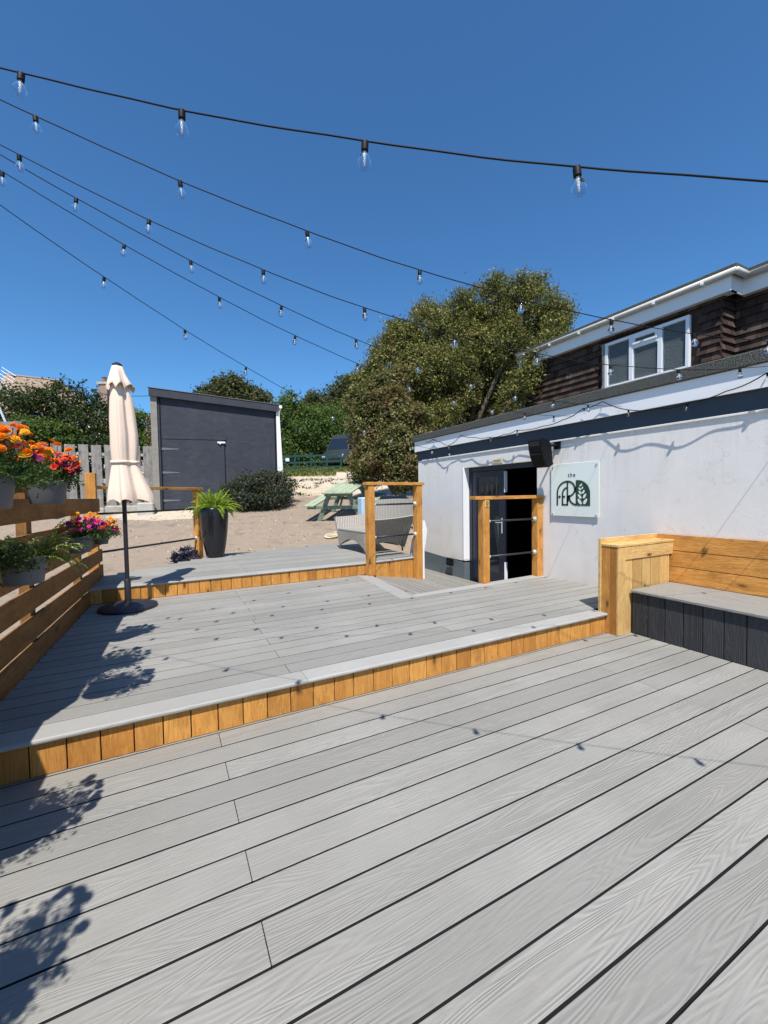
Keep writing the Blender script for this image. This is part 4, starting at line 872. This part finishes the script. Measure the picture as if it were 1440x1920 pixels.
# ------------------------------------------------------------------ far house, chimney, aerial, wire
hb=empty('distant_house',tuple(at(70,790,32)),label='distant house with a pale tan tiled roof above the dark hedge',cat='house')
q=[at(8,702,32),at(112,714,32),at(190,775,30),at(-30,775,30)]
def rooftile():
    n=NT('tan_roof_tile'); v=n.coord(); br=n.node('ShaderNodeTexBrick'); n.set(br.inputs['Vector'],n.mapping(v,(1,1,1),rot=(PI/2,0,0))); br.inputs['Scale'].default_value=3.; br.inputs['Color1'].default_value=(.44,.31,.22,1); br.inputs['Color2'].default_value=(.30,.21,.15,1); br.inputs['Mortar'].default_value=(.12,.09,.07,1); br.inputs['Mortar Size'].default_value=.04
    return n.out(br.outputs[0],.9)
mb=MB(); bk=[c+np.array([.46,.887,0])*.01+np.array([0,0,-.12]) for c in q]
rid=[at(8,702,32),at(112,714,32)]; back=[c+np.array([.46,.887,0])*6+np.array([0,0,-2.6]) for c in (q[2],q[3])]
mb.hexa([tuple(c) for c in bk],[tuple(c) for c in q]); mb.build('roof',rooftile(),hb)
mb=MB(); e0,e1=q[3],q[2]; ff=np.array([.46,.887,0.])
mb.hexa([tuple(e0+ff*.4+[0,0,-4]),tuple(e1+ff*.4+[0,0,-4]),tuple(e1+ff*7+[0,0,-4]),tuple(e0+ff*7+[0,0,-4])],[tuple(e0+ff*.4+[0,0,-.1]),tuple(e1+ff*.4+[0,0,-.1]),tuple(e1+ff*7+[0,0,-.1]),tuple(e0+ff*7+[0,0,-.1])]); mb.build('wall',M['white_wall'],hb)
mb=MB(); mb.tube([q[0],q[1]],.09,6); mb.build('ridge_tiles',plain('ridge_tile',(.28,.2,.15),.9),hb)
def brick():
    n=NT('chimney_brick'); v=n.coord(); br=n.node('ShaderNodeTexBrick'); n.set(br.inputs['Vector'],n.mapping(v,(1,1,1),rot=(PI/2,0,0))); br.inputs['Scale'].default_value=5.; br.inputs['Color1'].default_value=(.30,.19,.14,1); br.inputs['Color2'].default_value=(.20,.12,.09,1); br.inputs['Mortar'].default_value=(.35,.32,.28,1)
    return n.out(br.outputs[0],.9)
ch=empty('brick_chimney',tuple(at(196,780,27)),label='brick chimney stack with one pot left of the closed parasol',cat='chimney')
c=at(196,722,27); mb=MB(); R_=Matrix.Translation(Vector(c))@Matrix.Rotation(-.48,4,'Z'); mb.box(-.26,.30,-.25,.25,-3.5,0,M=R_); mb.build('stack',brick(),ch)
mb=MB(); mb.box(-.32,.36,-.31,.31,0.001,.14,M=R_); mb.build('cap',stone,ch)
mb=MB(); mb.lathe([(.14,.141),(.12,.42),(.15,.46),(.15,.5)],c,12); mb.build('chimney_pot',plain('terracotta',(.22,.12,.09),.8),ch)
ae=empty('tv_aerial',tuple(at(8,735,21)),label='white television aerial on a mast at the far left above the hedge',cat='aerial')
p0,p1=at(5,733,21),at(17,697,21); mb=MB(); mb.tube([p0,p1],.025,6); mb.tube([at(2,790,21.3),at(9,722,21)],.03,6); mb.build('boom',M['steel'],ae)
mb=MB()
for i in range(7):
    t_=i/6; c0=p0+(p1-p0)*t_; u=at(30,706,21)-at(5,690,21); u=u/np.linalg.norm(u); mb.tube([c0-u*.42,c0+u*.42],.012,5)
mb.build('elements',M['white'],ae)
wr=empty('overhead_wire',tuple(at(245,740,24)),label='thin telephone wire from the chimney to the shed roof',cat='cable')
mb=MB(); pa,pb_=at(188,738,27),at(292,742,15.6); mb.tube([pa+(pb_-pa)*t_+np.array([0,0,-.25*math.sin(PI*t_)*.3]) for t_ in np.linspace(0,1,9)],.012,5); mb.build('wire',M['black'],wr)
tp=empty('grey_tarpaulin',tuple(at(20,815,12)),label='grey tarpaulin edge showing above the flowers at the far left',cat='tarpaulin')
rs4=np.random.default_rng(4); mb=MB(); nx,nz=14,6; vs=[]
for i in range(nx+1):
    for j in range(nz+1):
        p=at(-90+130*i/nx-(j*.6 if i==nx else 0),790+(.5*math.sin(i*1.3))*2+j*9,12.0+.06*math.sin(i*1.9+j*.4)); vs.append(p)
fs=[(i*(nz+1)+j,(i+1)*(nz+1)+j,(i+1)*(nz+1)+j+1,i*(nz+1)+j+1) for i in range(nx) for j in range(nz)]
mb.add(vs,fs); n0=len(vs); back_=[v+np.array([.46,.887,0])*.02 for v in vs]; mb.add(back_,[f[::-1] for f in fs]); mb.build('sheet',plain('grey_tarp',(.20,.20,.20),.6,var=.2),tp,smooth=True)
mb=MB(); mb.tube([at(-12,740,12.3),at(14,800,12.1)],.03,6); mb.build('pole',M['steel'],tp)
# ------------------------------------------------------------------ green rail fence and van
gf=empty('green_rail_fence',tuple(at(575,885,32)),label='dark green post and rail fence in front of the far bushes',cat='fence')
gm=plain('dark_green_paint',(.012,.06,.055),.5)
A_=at_ground(500,31.8); B_=at_ground(640,33.8); A_=Vector(A_);B_=Vector(B_)
for i,t_ in enumerate((0,.17,.37,.58,.80,1.)):
    p=A_.lerp(B_,t_); mb=MB(); mb.box(p.x-.07,p.x+.07,p.y-.07,p.y+.07,p.z-.2,p.z+1.42,b=.01); mb.build('post',gm,gf)
for z in (1.22,.72,.3):
    mb=MB(); n_=Vector((B_-A_).xy.orthogonal().normalized().to_3d())*.04; u=Vector((0,0,1))
    P4=[A_+u*(z-.07)-n_,B_+u*(z-.07)-n_,B_+u*(z-.07)+n_,A_+u*(z-.07)+n_]; Q4=[p+u*.14 for p in P4]; mb.hexa(P4,Q4); mb.build('rail',gm,gf)
mb=MB(); p=A_.lerp(B_,.36); u=(B_-A_).normalized(); c=p-u*.5+Vector((-.04,-.1,.95)); mb.box(-.14,.14,-.01,.01,-.12,.12,M=Matrix.Translation(c)@Matrix.Rotation(math.atan2(u.y,u.x),4,'Z')); mb.build('notice',M['white'],gf)
vn=empty('parked_van',at_ground(632,35),0,'dark grey green high roof van parked by the shrub at the top of the yard','van')
vd=(Vector(at_ground(700,41.5))-Vector(at_ground(626,34.3))); vrz=math.atan2(vd.y,vd.x); vn.location=Vector(at_ground(626,34.8)); vn.rotation_euler=(0,-math.atan2(vd.z,vd.xy.length)*1.0,vrz)
vp=plain('van_paint',(.03,.036,.034),.25,var=.1,spec=.6)
# local: +x backwards along the van, y across (right side of the picture = -y), front at x=0
prof=[(0.0,.45),(-.12,.55),(-.16,.95),(-.02,1.25),(.75,1.55),(1.55,2.62),(1.9,2.88),(2.4,2.98),(6.6,2.98),(6.75,2.8),(6.8,.5),(6.4,.42)]
mb=MB(); hw=1.1
sec=[(hw*1.0,0),(hw*.985,0)]
bot=[(x,-hw+(.10 if z>2.2 else 0)+(.05 if x<0 else 0),z) for x,z in prof]; top=[(x,hw-(.10 if z>2.2 else 0)-(.05 if x<0 else 0),z) for x,z in prof]
mb.hexa(bot,top); vb=mb.build('body',vp,vn,smooth=20,local=True)
bv=vb.modifiers.new('bevel','BEVEL'); bv.width=.07; bv.segments=3; bv.limit_method='ANGLE'
for s in (-1,1):
    mb=MB(); y=s*(hw+.004); mb.hexa([(1.35,y,1.62),(2.35,y,1.62),(2.35,y,2.2),(1.7,y,2.2)],[(1.35,y-s*.05,1.62),(2.35,y-s*.05,1.62),(2.35,y-s*.05,2.2),(1.7,y-s*.05,2.2)]); mb.build('side_window',M['pane'],vn,local=True)
    mb=MB(); mb.hexa([(2.6,y,1.62),(4.0,y,1.62),(4.0,y,2.25),(2.6,y,2.25)],[(2.6,y-s*.05,1.62),(4.0,y-s*.05,1.62),(4.0,y-s*.05,2.25),(2.6,y-s*.05,2.25)]); mb.build('side_window',M['pane'],vn,local=True)
    mb=MB(); mb.box(.95,1.08,s*(hw+.08)-.14,s*(hw+.08)+.14,1.58,1.95,b=.03); mb.build('mirror',M['black'],vn,local=True)
    mb=MB(); mb.box(-.15,.12,s*.82-.16,s*.82+.16,.98,1.2,b=.03); mb.build('headlight',M['steel'],vn,local=True)
    mb=MB(); mb.box(.5,6.5,s*(hw-.01)-.02,s*(hw-.01)+.02,.98,1.06,b=.01); mb.build('side_moulding',M['black'],vn,local=True)
    for x in (1.05,5.2):
        mb=MB(); mb.tube([(x,s*(hw+.02),.42),(x,s*(hw-.25),.42)],.42,24); wh=mb.build('wheel',M['black'],vn,smooth=30,local=True)
        mb=MB(); mb.tube([(x,s*(hw+.035),.42),(x,s*(hw-.0),.42)],.24,16); mb.build('rim',M['steel'],wh,smooth=30,local=True)
mb=MB(); mb.hexa([(.80,-.95,1.62),(.80,.95,1.62),(.84,.95,1.60),(.84,-.95,1.60)],[(1.48,-.88,2.55),(1.48,.88,2.55),(1.52,.88,2.53),(1.52,-.88,2.53)]); mb.build('windscreen',M['pane'],vn,local=True)
mb=MB(); mb.box(-.19,-.12,-.5,.5,.6,.72); mb.build('number_plate',M['white'],vn,local=True)
# ------------------------------------------------------------------ picnic table
pc=at(634,950,12.1); pd=math.atan2(FWD[1],FWD[0])-math.radians(11)
slope=math.atan(.19)
ptb=empty('picnic_table',(0,0,0),0,'pale green wooden picnic table standing on the sloping yard','picnic table')
ptb.location=Vector((*pc[:2],g(pc[0],pc[1])-.0)); ptb.rotation_euler=(0,-slope,pd)
pgm=wood('pale_green_paint',0,(.40,.45,.31),(.29,.35,.23),knots=False,knot=(.2,.3,.2)); L2=1.9
pgd=wood('pale_green_frame',2,(.22,.28,.20),(.16,.21,.15),knots=False)
for i in range(5):
    mb=MB(); y=-.45+i*.18; mb.box(0,L2,y+.004,y+.176,.88,.92,b=.004); mb.build('table_board',pgm,ptb,local=True)
for s in (-1,1):
    for k in (0,1):
        y=s*(.70+.17*k); mb=MB(); mb.box(0,L2,min(y,y+s*.16),max(y,y+s*.16),.50,.54,b=.004); mb.build('seat_board',pgm,ptb,local=True)
for x in (.22,L2-.27):
    for s in (-1,1):
        mb=MB(); mb.hexa([(x,s*.60,0),(x+.05,s*.60,0),(x+.05,s*.74,0),(x,s*.74,0)],[(x,s*.20,.878),(x+.05,s*.20,.878),(x+.05,s*.34,.878),(x,s*.34,.878)]); mb.build('leg',pgd,ptb,local=True)
    mb=MB(); mb.box(x-.045,x-.003,-.98,.98,.40,.495,b=.004); mb.build('crossbeam',pgd,ptb,local=True)
    mb=MB(); mb.box(x-.045,x-.003,-.42,.42,.78,.877); mb.build('top_brace',pgd,ptb,local=True)
for s in (-1,1):
    mb=MB(); x0,x1=(.3,.85) if s<0 else (L2-.85,L2-.3); mb.tube([(.3,0,.45),(.85,0,.86)] if s<0 else [(L2-.3,0,.45),(L2-.85,0,.86)],.03,6); mb.build('diagonal_brace',pgd,ptb,local=True)
# ------------------------------------------------------------------ wicker armchair
def wicker():
    n=NT('grey_wicker'); v=n.coord(); 
    x=sep(n,v); u=n.math('MULTIPLY',n.math('ADD',x[0],x[1]),110.); w=n.math('MULTIPLY',x[2],150.)
    a_=n.math('SINE',n.math('ADD',u,n.math('MULTIPLY',n.math('SIGN',n.math('SINE',n.math('MULTIPLY',w,.5))),1.57))); b_=n.math('SINE',w)
    h=n.math('MULTIPLY',a_,n.math('ABSOLUTE',b_)); nz=n.noise(v,30,3,.6)
    c=n.mix(n.fr(h,-.6,.8),(.19,.172,.147),(.52,.475,.405)); c=n.mix(n.fr(nz,.4,.7,0,.3),c,(.45,.41,.35))
    return n.out(c,.6,n.bump(h,.8,.006))
M['wicker']=wicker()
ac=empty('wicker_armchair',(3.9,8.1,Z2),math.radians(4),'grey wicker armchair with flared arms on the upper deck','armchair')
# local: faces -x; width along y
def slab(mb,P,Q): mb.hexa(P,Q)
mb=MB(); nseg=12; fr0=[]
# front apron with arched lower edge
for i in range(nseg):
    y0=-.60+1.2*i/nseg; y1=-.60+1.2*(i+1)/nseg; zf=lambda y:.06+.19*(1-(y/.60)**2)
    mb.hexa([(-.50,y0,zf(y0)),(-.46,y0,zf(y0)),(-.46,y1,zf(y1)),(-.50,y1,zf(y1))],[(-.53,y0,.41),(-.46,y0,.41),(-.46,y1,.41),(-.53,y1,.41)])
mb.build('front_apron',M['wicker'],ac,local=True)
mb=MB(); mb.box(-.53,.42,-.60,.60,.41,.47,b=.02); mb.build('seat',M['wicker'],ac,local=True)
for s in (-1,1):
    mb=MB(); n2=8
    for i in range(n2):
        t0,t1=i/n2,(i+1)/n2; x0=-.50+.95*t0; x1=-.50+.95*t1; h0=.69+.06*t0**2; h1=.69+.06*t1**2; zb0=.08+.13*math.sin(PI*t0); zb1=.08+.13*math.sin(PI*t1)
        # flared sheet: bottom inner, top outer
        mb.hexa([(x0,s*.58,zb0),(x1,s*.58,zb1),(x1,s*.54,zb1),(x0,s*.54,zb0)],[(x0,s*(.82+.13*(s<0)),h0),(x1,s*(.82+.13*(s<0)),h1),(x1,s*(.75+.13*(s<0)),h1+.01),(x0,s*(.75+.13*(s<0)),h0+.01)])
    mb.build('arm',M['wicker'],ac,local=True)
mb=MB(); n2=12
for i in range(n2):
    t0,t1=-1+2*i/n2,-1+2*(i+1)/n2
    def bk_(t,z): 
        w=.60+(.33*(z-.1)/.98); return (.40+.28*(z-.1)/.98-.10*t*t*(.3+z*.5), w*t)
    def ztop(t): return 1.08-.03*t*t
    P=[];Q=[]
    for t in (t0,t1):
        x,y=bk_(t,.1); X,Y=bk_(t,ztop(t)); P+= [(x,y,.10+.0),(x+.045,y,.10)]; Q+=[(X,Y,ztop(t)),(X+.045,Y,ztop(t))]
    mb.hexa([P[0],P[1],P[3],P[2]],[Q[0],Q[1],Q[3],Q[2]])
mb.build('backrest',M['wicker'],ac,local=True)
for (x,y) in ((-.48,-.56),(-.48,.56),(.42,-.54),(.42,.54)):
    mb=MB(); mb.tube([(x,y,0),(x,y,.1),(x*.98,y*.98,.3)],[.018,.024,.034],10); mb.build('leg',M['wicker'],ac,smooth=True,local=True)
# white curved slatted panel right of the chair and pale pieces
wp=empty('white_slatted_panel',(4.62,7.6,.1),label='white curved slatted panel leaning between the armchair and the bar',cat='panel')
for i,(dx,h) in enumerate(((0,1.22),(.14,1.17),(.28,1.12))):
    mb=MB(); pts=[]; x0=4.25+dx*.7
    for k in range(7):
        t_=k/6; pts.append((x0+.10*math.sin(t_*PI*.5)-.12*(t_>.85)*(t_-.85)*4+.1*t_,7.22+.02*i,-.05+h*t_))
    for k in range(6):
        a0,a1=pts[k],pts[k+1]; mb.hexa([(a0[0],a0[1]-.05,a0[2]),(a0[0]+.10,a0[1]-.05,a0[2]),(a0[0]+.10,a0[1]+.05,a0[2]),(a0[0],a0[1]+.05,a0[2])],[(a1[0],a1[1]-.05,a1[2]),(a1[0]+.10,a1[1]-.05,a1[2]),(a1[0]+.10,a1[1]+.05,a1[2]),(a1[0],a1[1]+.05,a1[2])])
    mb.build('slat',M['white'],wp)
ws=empty('white_board',(4.25,6.75,0),label='narrow white painted board standing behind the right gate post',cat='board')
mb=MB(); mb.box(4.21,4.305,6.655,6.685,.0,.95,b=.01); mb.build('board',M['white'],ws)
bp=empty('pale_blue_box',tuple(at(681,965,11)),label='pale blue box edge visible behind the left gate post',cat='box')
c=at(683,985,10.8); mb=MB(); mb.box(c[0]-.1,c[0]+.25,c[1]-.1,c[1]+.2,c[2]-.3,c[2]+.72,b=.03); mb.build('box',plain('pale_blue_paint',(.42,.56,.66),.4),bp); bp.location=(c[0],c[1],c[2]-.3)
for ch_ in bp.children: ch_.matrix_parent_inverse=Matrix.Translation(bp.location).inverted()
# rope coil on the yard
rp=empty('coiled_rope',(0,0,0),0,'coil of pale cream rope lying on the yard beside the armchair','rope')
c=at(624,1002,10.9); zc_=g(c[0],c[1]); rp.location=(c[0],c[1],zc_)
pts=[]
for i in range(120):
    t_=i/119*2*PI*3.2; r=.15+.045*math.sin(t_*.7); x=math.cos(t_)*r*1.4; y=math.sin(t_)*r*.8; pts.append((x+.05*math.sin(t_*.31),y,g(c[0]+x,c[1]+y)-zc_+.03+.02*(i/119)*2+.012*math.sin(t_*2.3)))
for i in range(20): pts.append((pts[119][0]+.03*i,pts[119][1]+.02*i+.03*math.sin(i*.6),g(c[0]+pts[119][0]+.03*i,c[1]+pts[119][1]+.02*i)-zc_+.03))
mb=MB(); mb.tube(pts,.014,7); mb.build('coil',plain('cream_rope',(.60,.50,.34),.9,var=.3,scale=40),rp,smooth=True,local=True)
# ------------------------------------------------------------------ flower heads
def marigold(mat,r=.025,seed=1):
    rs=random.Random(seed); mb=MB()
    for ring,(n,rr,z,tilt) in enumerate(((12,1.0,0,.15),(11,.85,.25,.5),(9,.6,.45,.8),(7,.35,.55,1.1),(4,.12,.6,1.3))):
        for k in range(n):
            a_=2*PI*k/n+rs.uniform(-.2,.2)+ring; w=.34*r*(1.1-.1*ring); c,s_=math.cos(a_),math.sin(a_); ln=r*rr; z0=z*r
            ct=math.cos(tilt); st=math.sin(tilt)
            def pnt(l,y,dz=0): return (c*l-s_*y,s_*l+c*y,z0+l*.25*st+dz)
            mb.add([pnt(ln*.15,-w*.3),pnt(ln,-w,rs.uniform(-.1,.12)*r),pnt(ln*1.06,w*.2,rs.uniform(0,.15)*r),pnt(ln*.9,w,rs.uniform(-.1,.1)*r),pnt(ln*.15,w*.3)],[(0,1,2,3,4)])
    me=mb.build('marigold_flower',mat); return me
def petunia(mat,r=.031,seed=1):
    rs=random.Random(seed); mb=MB(); n=20; vs=[(0,0,-.03)]
    for j,(rr,z) in enumerate(((.35,-.012),(.7,0.0),(1.,.002))):
        for k in range(n):
            a_=2*PI*k/n; q=rr*r*(1-.16*abs(math.sin(2.5*a_))**3*(j>0)) ; vs.append((q*math.cos(a_),q*math.sin(a_),z+rs.uniform(-.004,.004)*j))
    fs=[(0,1+k,1+(k+1)%n) for k in range(n)]
    for j in range(2): fs+=[(1+j*n+k,1+(j+1)*n+k,1+(j+1)*n+(k+1)%n,1+j*n+(k+1)%n) for k in range(n)]
    mb.add(vs,fs); return mb.build('petunia_flower',mat,smooth=True)
protos={}
for k,f in (('p_orange',marigold),('p_yellow',marigold),('p_coral',marigold),('p_red',petunia),('p_magenta',petunia),('p_purple',petunia)): protos[k]=f(M[k])
used=set()
def put_flower(kind,t,loc,scale,rs):
    n_=Vector((rs.normal()*.5+.25,rs.normal()*.5-.45,.9+abs(rs.normal())*.2)).normalized()
    if kind in used: o=protos[kind].copy(); COL.objects.link(o)
    else: o=protos[kind]; used.add(kind)
    o.parent=t; o.location=loc; o.rotation_euler=n_.to_track_quat('Z','Y').to_euler(); s_=scale*rs.uniform(.8,1.2); o.scale=(s_,s_,s_); return o
def pot(name,loc,r,h,label,ry=1.0):
    t=empty(name,loc,label=label,cat='flower pot',group='grey pots hung on the slatted fence')
    mb=MB(); mb.lathe([(r*.78,0),(r*.80,.005),(r*.98,h-.015),(r*1.04,h-.012),(r*1.04,h),(r*.97,h),(r*.94,h-.03)],(0,0,0),32,cap=False); mb.lathe([(r*.78,0),(.001,0)],(0,0,.001),32,cap=False); mb.build('pot_body',M['potgrey'],t,smooth=35,local=True)
    mb=MB(); mb.lathe([(.001,h-.03),(r*.95,h-.03)],(0,0,0),20,cap=False); mb.build('soil',M['soil'],t,local=True)
    mb=MB()
    mb.tube([(-r*.9,-.05,h),(-r-.03,-.05,h+.012),(-r-.06,-.05,h-.03),(-r-.06,.05,h-.03),(-r-.03,.05,h+.012),(-r*.9,.05,h)],.004,5); mb.build('hanging_hook',M['matblack'],t,local=True); return t
def bedding(loc,r,rz_,label,mix,nf,seed,hgt=.28,mat='leaf_pot',trail=.0):
    rs=np.random.default_rng(seed); t=empty('bedding_plant',loc,label=label,cat='flowering plant')
    foliage('leaves',[(0,0,hgt*.36,r*.9,r*.9,hgt*.45),(.03,0,hgt*.1,r*1.0,r*1.1,hgt*.25)],int(2600*(r/.2)**2),.027,M[mat],t,seed,clump=.03,shell=.6,aspect=.4,per=14,local=True)
    mb=MB()
    kinds=[k for k,_ in mix]; pr=np.array([w_ for _,w_ in mix],float); pr/=pr.sum()
    for i in range(nf):
        k=kinds[rs.choice(len(kinds),p=pr)]; u=rs.normal(size=3); u[2]=abs(u[2])*.9-.1; u[0]+=.25; u[1]-=.3; u/=np.linalg.norm(u)
        tall=k in('p_orange','p_yellow')
        p=np.array([u[0]*r*1.08,u[1]*r*1.08,hgt*.42+u[2]*hgt*(.8 if tall else .62)]); 
        if tall: p[2]+=.03
        put_flower(k,t,p,(1.0 if tall else .85),rs); mb.tube([(p[0]*.4,p[1]*.4,0),(p[0]*.85,p[1]*.85,p[2]*.6),tuple(p-np.array([0,0,.01]))],.0028,4)
    mb.build('flower_stems',M['leaf_pot'],t,local=True); return t
P0=(-.83,2.85,1.56); P1=(-.82,4.13,1.575); P2=(-.80,5.30,1.06); P3=(-.84,3.52,1.06); P4=(-.79,6.80,1.0)
pot('hanging_pot',P0,.14,.18,'grey hanging pot at the left edge under the orange marigolds')
pot('hanging_pot',P1,.135,.172,'grey hanging pot of red petunias on the top board of the slatted fence')
pot('hanging_pot',P2,.115,.165,'grey hanging pot of magenta petunias on the lower fence boards')
pot('hanging_pot',P3,.13,.18,'largest grey hanging pot holding the yellow green fern')
pot('hanging_pot',P4,.095,.14,'small grey hanging pot nearest the fence end')
bedding((P0[0]+.03,P0[1],P0[2]+.16),.20,0,'tall orange marigolds with dark petunias at the left edge',[('p_orange',6),('p_yellow',3),('p_purple',2),('p_coral',1)],44,61,hgt=.22)
bedding((-.85,3.38,1.72),.19,0,'loose orange and yellow marigolds between the two upper pots',[('p_orange',6),('p_yellow',3),('p_purple',3)],38,67,hgt=.26)
bedding((P1[0]+.02,P1[1]+.05,P1[2]+.155),.165,0,'red and dark purple petunias with orange marigolds in the upper pot',[('p_red',11),('p_purple',5),('p_orange',3),('p_coral',3)],95,62,hgt=.25)
bedding((P2[0]+.03,P2[1]+.05,P2[2]+.15),.17,0,'magenta petunias with coral marigolds in the lower pot',[('p_magenta',5),('p_purple',3),('p_coral',4),('p_yellow',2),('p_red',2)],56,63,hgt=.20)
bedding((P4[0]+.02,P4[1]-.1,P4[2]+.13),.17,0,'small orange and magenta flowers in the pot nearest the fence end',[('p_yellow',5),('p_coral',4),('p_magenta',2),('p_red',2)],44,64,hgt=.18)
fern('hanging_fern',(P3[0]+.02,P3[1],P3[2]+.15),'yellow green fern spilling from the largest hanging pot',M['leaf_fern2'],70,.31,.07,71,elr=(.3,1.25),azr=(-.3,3.2),wd=.036)
t=empty('trailing_foliage',(P3[0],P3[1],P3[2]+.17),label='dark leafy foliage around the hanging fern',cat='plant')
foliage('leaves',[(0,-.04,.0,.12,.13,.05),(-.02,-.2,.03,.12,.13,.10)],1100,.04,M['leaf_dark'],t,72,clump=.04,aspect=.3,per=14,local=True)
# pots nearer than the frame: they cast the shadows at lower left
for i,(y,zz,lab) in enumerate(((1.95,1.05,'farther'),(1.02,1.25,'nearer'))):
    pot('hanging_pot',(-.97,y,zz),.13,.17,'grey hanging pot beside the camera, '+lab+' of two')
    bedding((-1.0,y,zz+.15),.21,0,'marigolds in the '+lab+' pot beside the camera',[('p_orange',6),('p_yellow',3),('p_purple',2)],34,80+i,hgt=.36)
# ------------------------------------------------------------------ festoon lights
mb=MB(); mb.lathe([(.006,.004),(.0125,.0),(.0135,-.004),(.0135,-.032),(.011,-.036)],(0,0,0),14); socket0=mb.build('lamp_holder',M['black'],None,smooth=30)
mb=MB(); mb.lathe([(.009,-.036),(.011,-.044),(.019,-.056),(.0245,-.070),(.0245,-.080),(.019,-.093),(.010,-.100),(.001,-.102)],(0,0,0),18,cap=False); glass0=mb.build('glass_bulb',M['bulb'],None,smooth=True)
mb=MB(); mb.tube([(0,0,-.036),(0,0,-.085)],[.005,.003],8); fil0=mb.build('filament',M['filament'],None,smooth=True)
first=[True]
def bulb(parent,p,tilt=(0,0),s=.84):
    if first[0]: a_,b_,c_=socket0,glass0,fil0; first[0]=False
    else:
        a_,b_,c_=socket0.copy(),glass0.copy(),fil0.copy()
        for o in (a_,b_,c_): COL.objects.link(o)
    a_.parent=parent; a_.location=p; a_.rotation_euler=(tilt[0],tilt[1],0); a_.scale=(s,s,s)
    b_.parent=a_; c_.parent=a_
ST=[((-.413,1.994,3.108),(.504,-.378,-.197),.01577,4,-3,10,'highest string of clear bulbs, nearest the camera'),
((-.503,2.651,3.317),(.622,-.175,-.134),.01711,7,-3,9.4,'second string of clear bulbs from the top, ending over the bar window'),
((-.656,3.037,3.31),(.622,-.156,-.155),.02196,7,-3,9.7,'third string of clear bulbs from the top, ending at the bar coping'),
((-.434,3.265,3.382),(.643,.031,-.147),.01586,6,-3,9.1,'fourth string of clear bulbs, crossing in front of the windswept tree'),
((-.84,3.49,3.508),(.636,.077,-.159),.01676,7,-3,9.8,'fifth string of clear bulbs, starting at the left edge'),
((-.367,3.935,3.292),(.569,.28,-.183),.01341,4,-3,9.6,'lowest string of clear bulbs, reaching down to the far end of the bar')]
rb=random.Random(12)
for P0_,d_,sg_,n_,k0,k1,lab in ST:
    P0_=np.array(P0_); d_=np.array(d_)
    f=lambda k:P0_+k*d_+np.array([0,0,sg_*(k-(n_-1)/2)**2])
    t=empty('festoon_string',tuple(f(0)),label=lab,cat='string lights',group='festoon light strings over the deck'); base=f(0)
    mb=MB(); ks=np.linspace(k0,k1,120); jit=[np.array([0,0,.0016*math.sin(k*4.1)+.0008*math.sin(k*11.3)]) for k in ks]
    mb.tube([f(k)+j-base for k,j in zip(ks,jit)],.0028,6); mb.build('cable',M['black'],t,smooth=True,local=True)
    for k in range(math.ceil(k0),int(k1)+1):
        if (k1-k)<.25: continue
        p=f(k)-base+np.array([0,0,-.002]); bulb(t,tuple(p),(rb.uniform(-.15,.15),rb.uniform(-.15,.15)))
# string along the fascia
t=empty('festoon_string',(5.38,4,2.7),label='string of clear bulbs hooked along the white fascia of the bar',cat='string lights',group='festoon light strings over the deck')
W=[(1.2,2.83,1),(2.0,2.76,1),(2.35,2.66,0),(2.72,2.60,1),(3.05,2.61,0),(3.42,2.66,1),(3.79,2.845,0),(4.08,2.80,1),(4.45,2.70,0),(4.8,2.66,0),(5.37,2.675,1),(5.7,2.65,0),(6.05,2.645,1),(6.5,2.70,0),(6.9,2.80,0),(7.33,2.64,1),(7.6,2.74,0),(7.92,2.84,1),(8.3,2.80,0)]
mb=MB(); pts=[]
for (y0,z0,_),(y1,z1,_) in zip(W[:-1],W[1:]):
    for k in range(5): t_=k/5; pts.append((5.375-5.38+.012*math.sin(y0*9+t_*3),y0+(y1-y0)*t_-4,z0+(z1-z0)*t_-2.7-.02*math.sin(PI*t_)))
mb.tube(pts,.006,6); mb.build('cable',M['black'],t,smooth=True,local=True)
for y,z,b_ in W:
    if b_: bulb(t,(0,y-4,z-2.7),(rb.uniform(-.3,.3),rb.uniform(-.2,.2)))
for y,z in ((3.79,2.85),(7.92,2.85),(2.0,2.77)):
    mb=MB(); mb.tube([(.01,y-4,z-2.7),(.045,y-4,z-2.7)],.008,6); mb.build('hook',M['steel'],t,local=True)
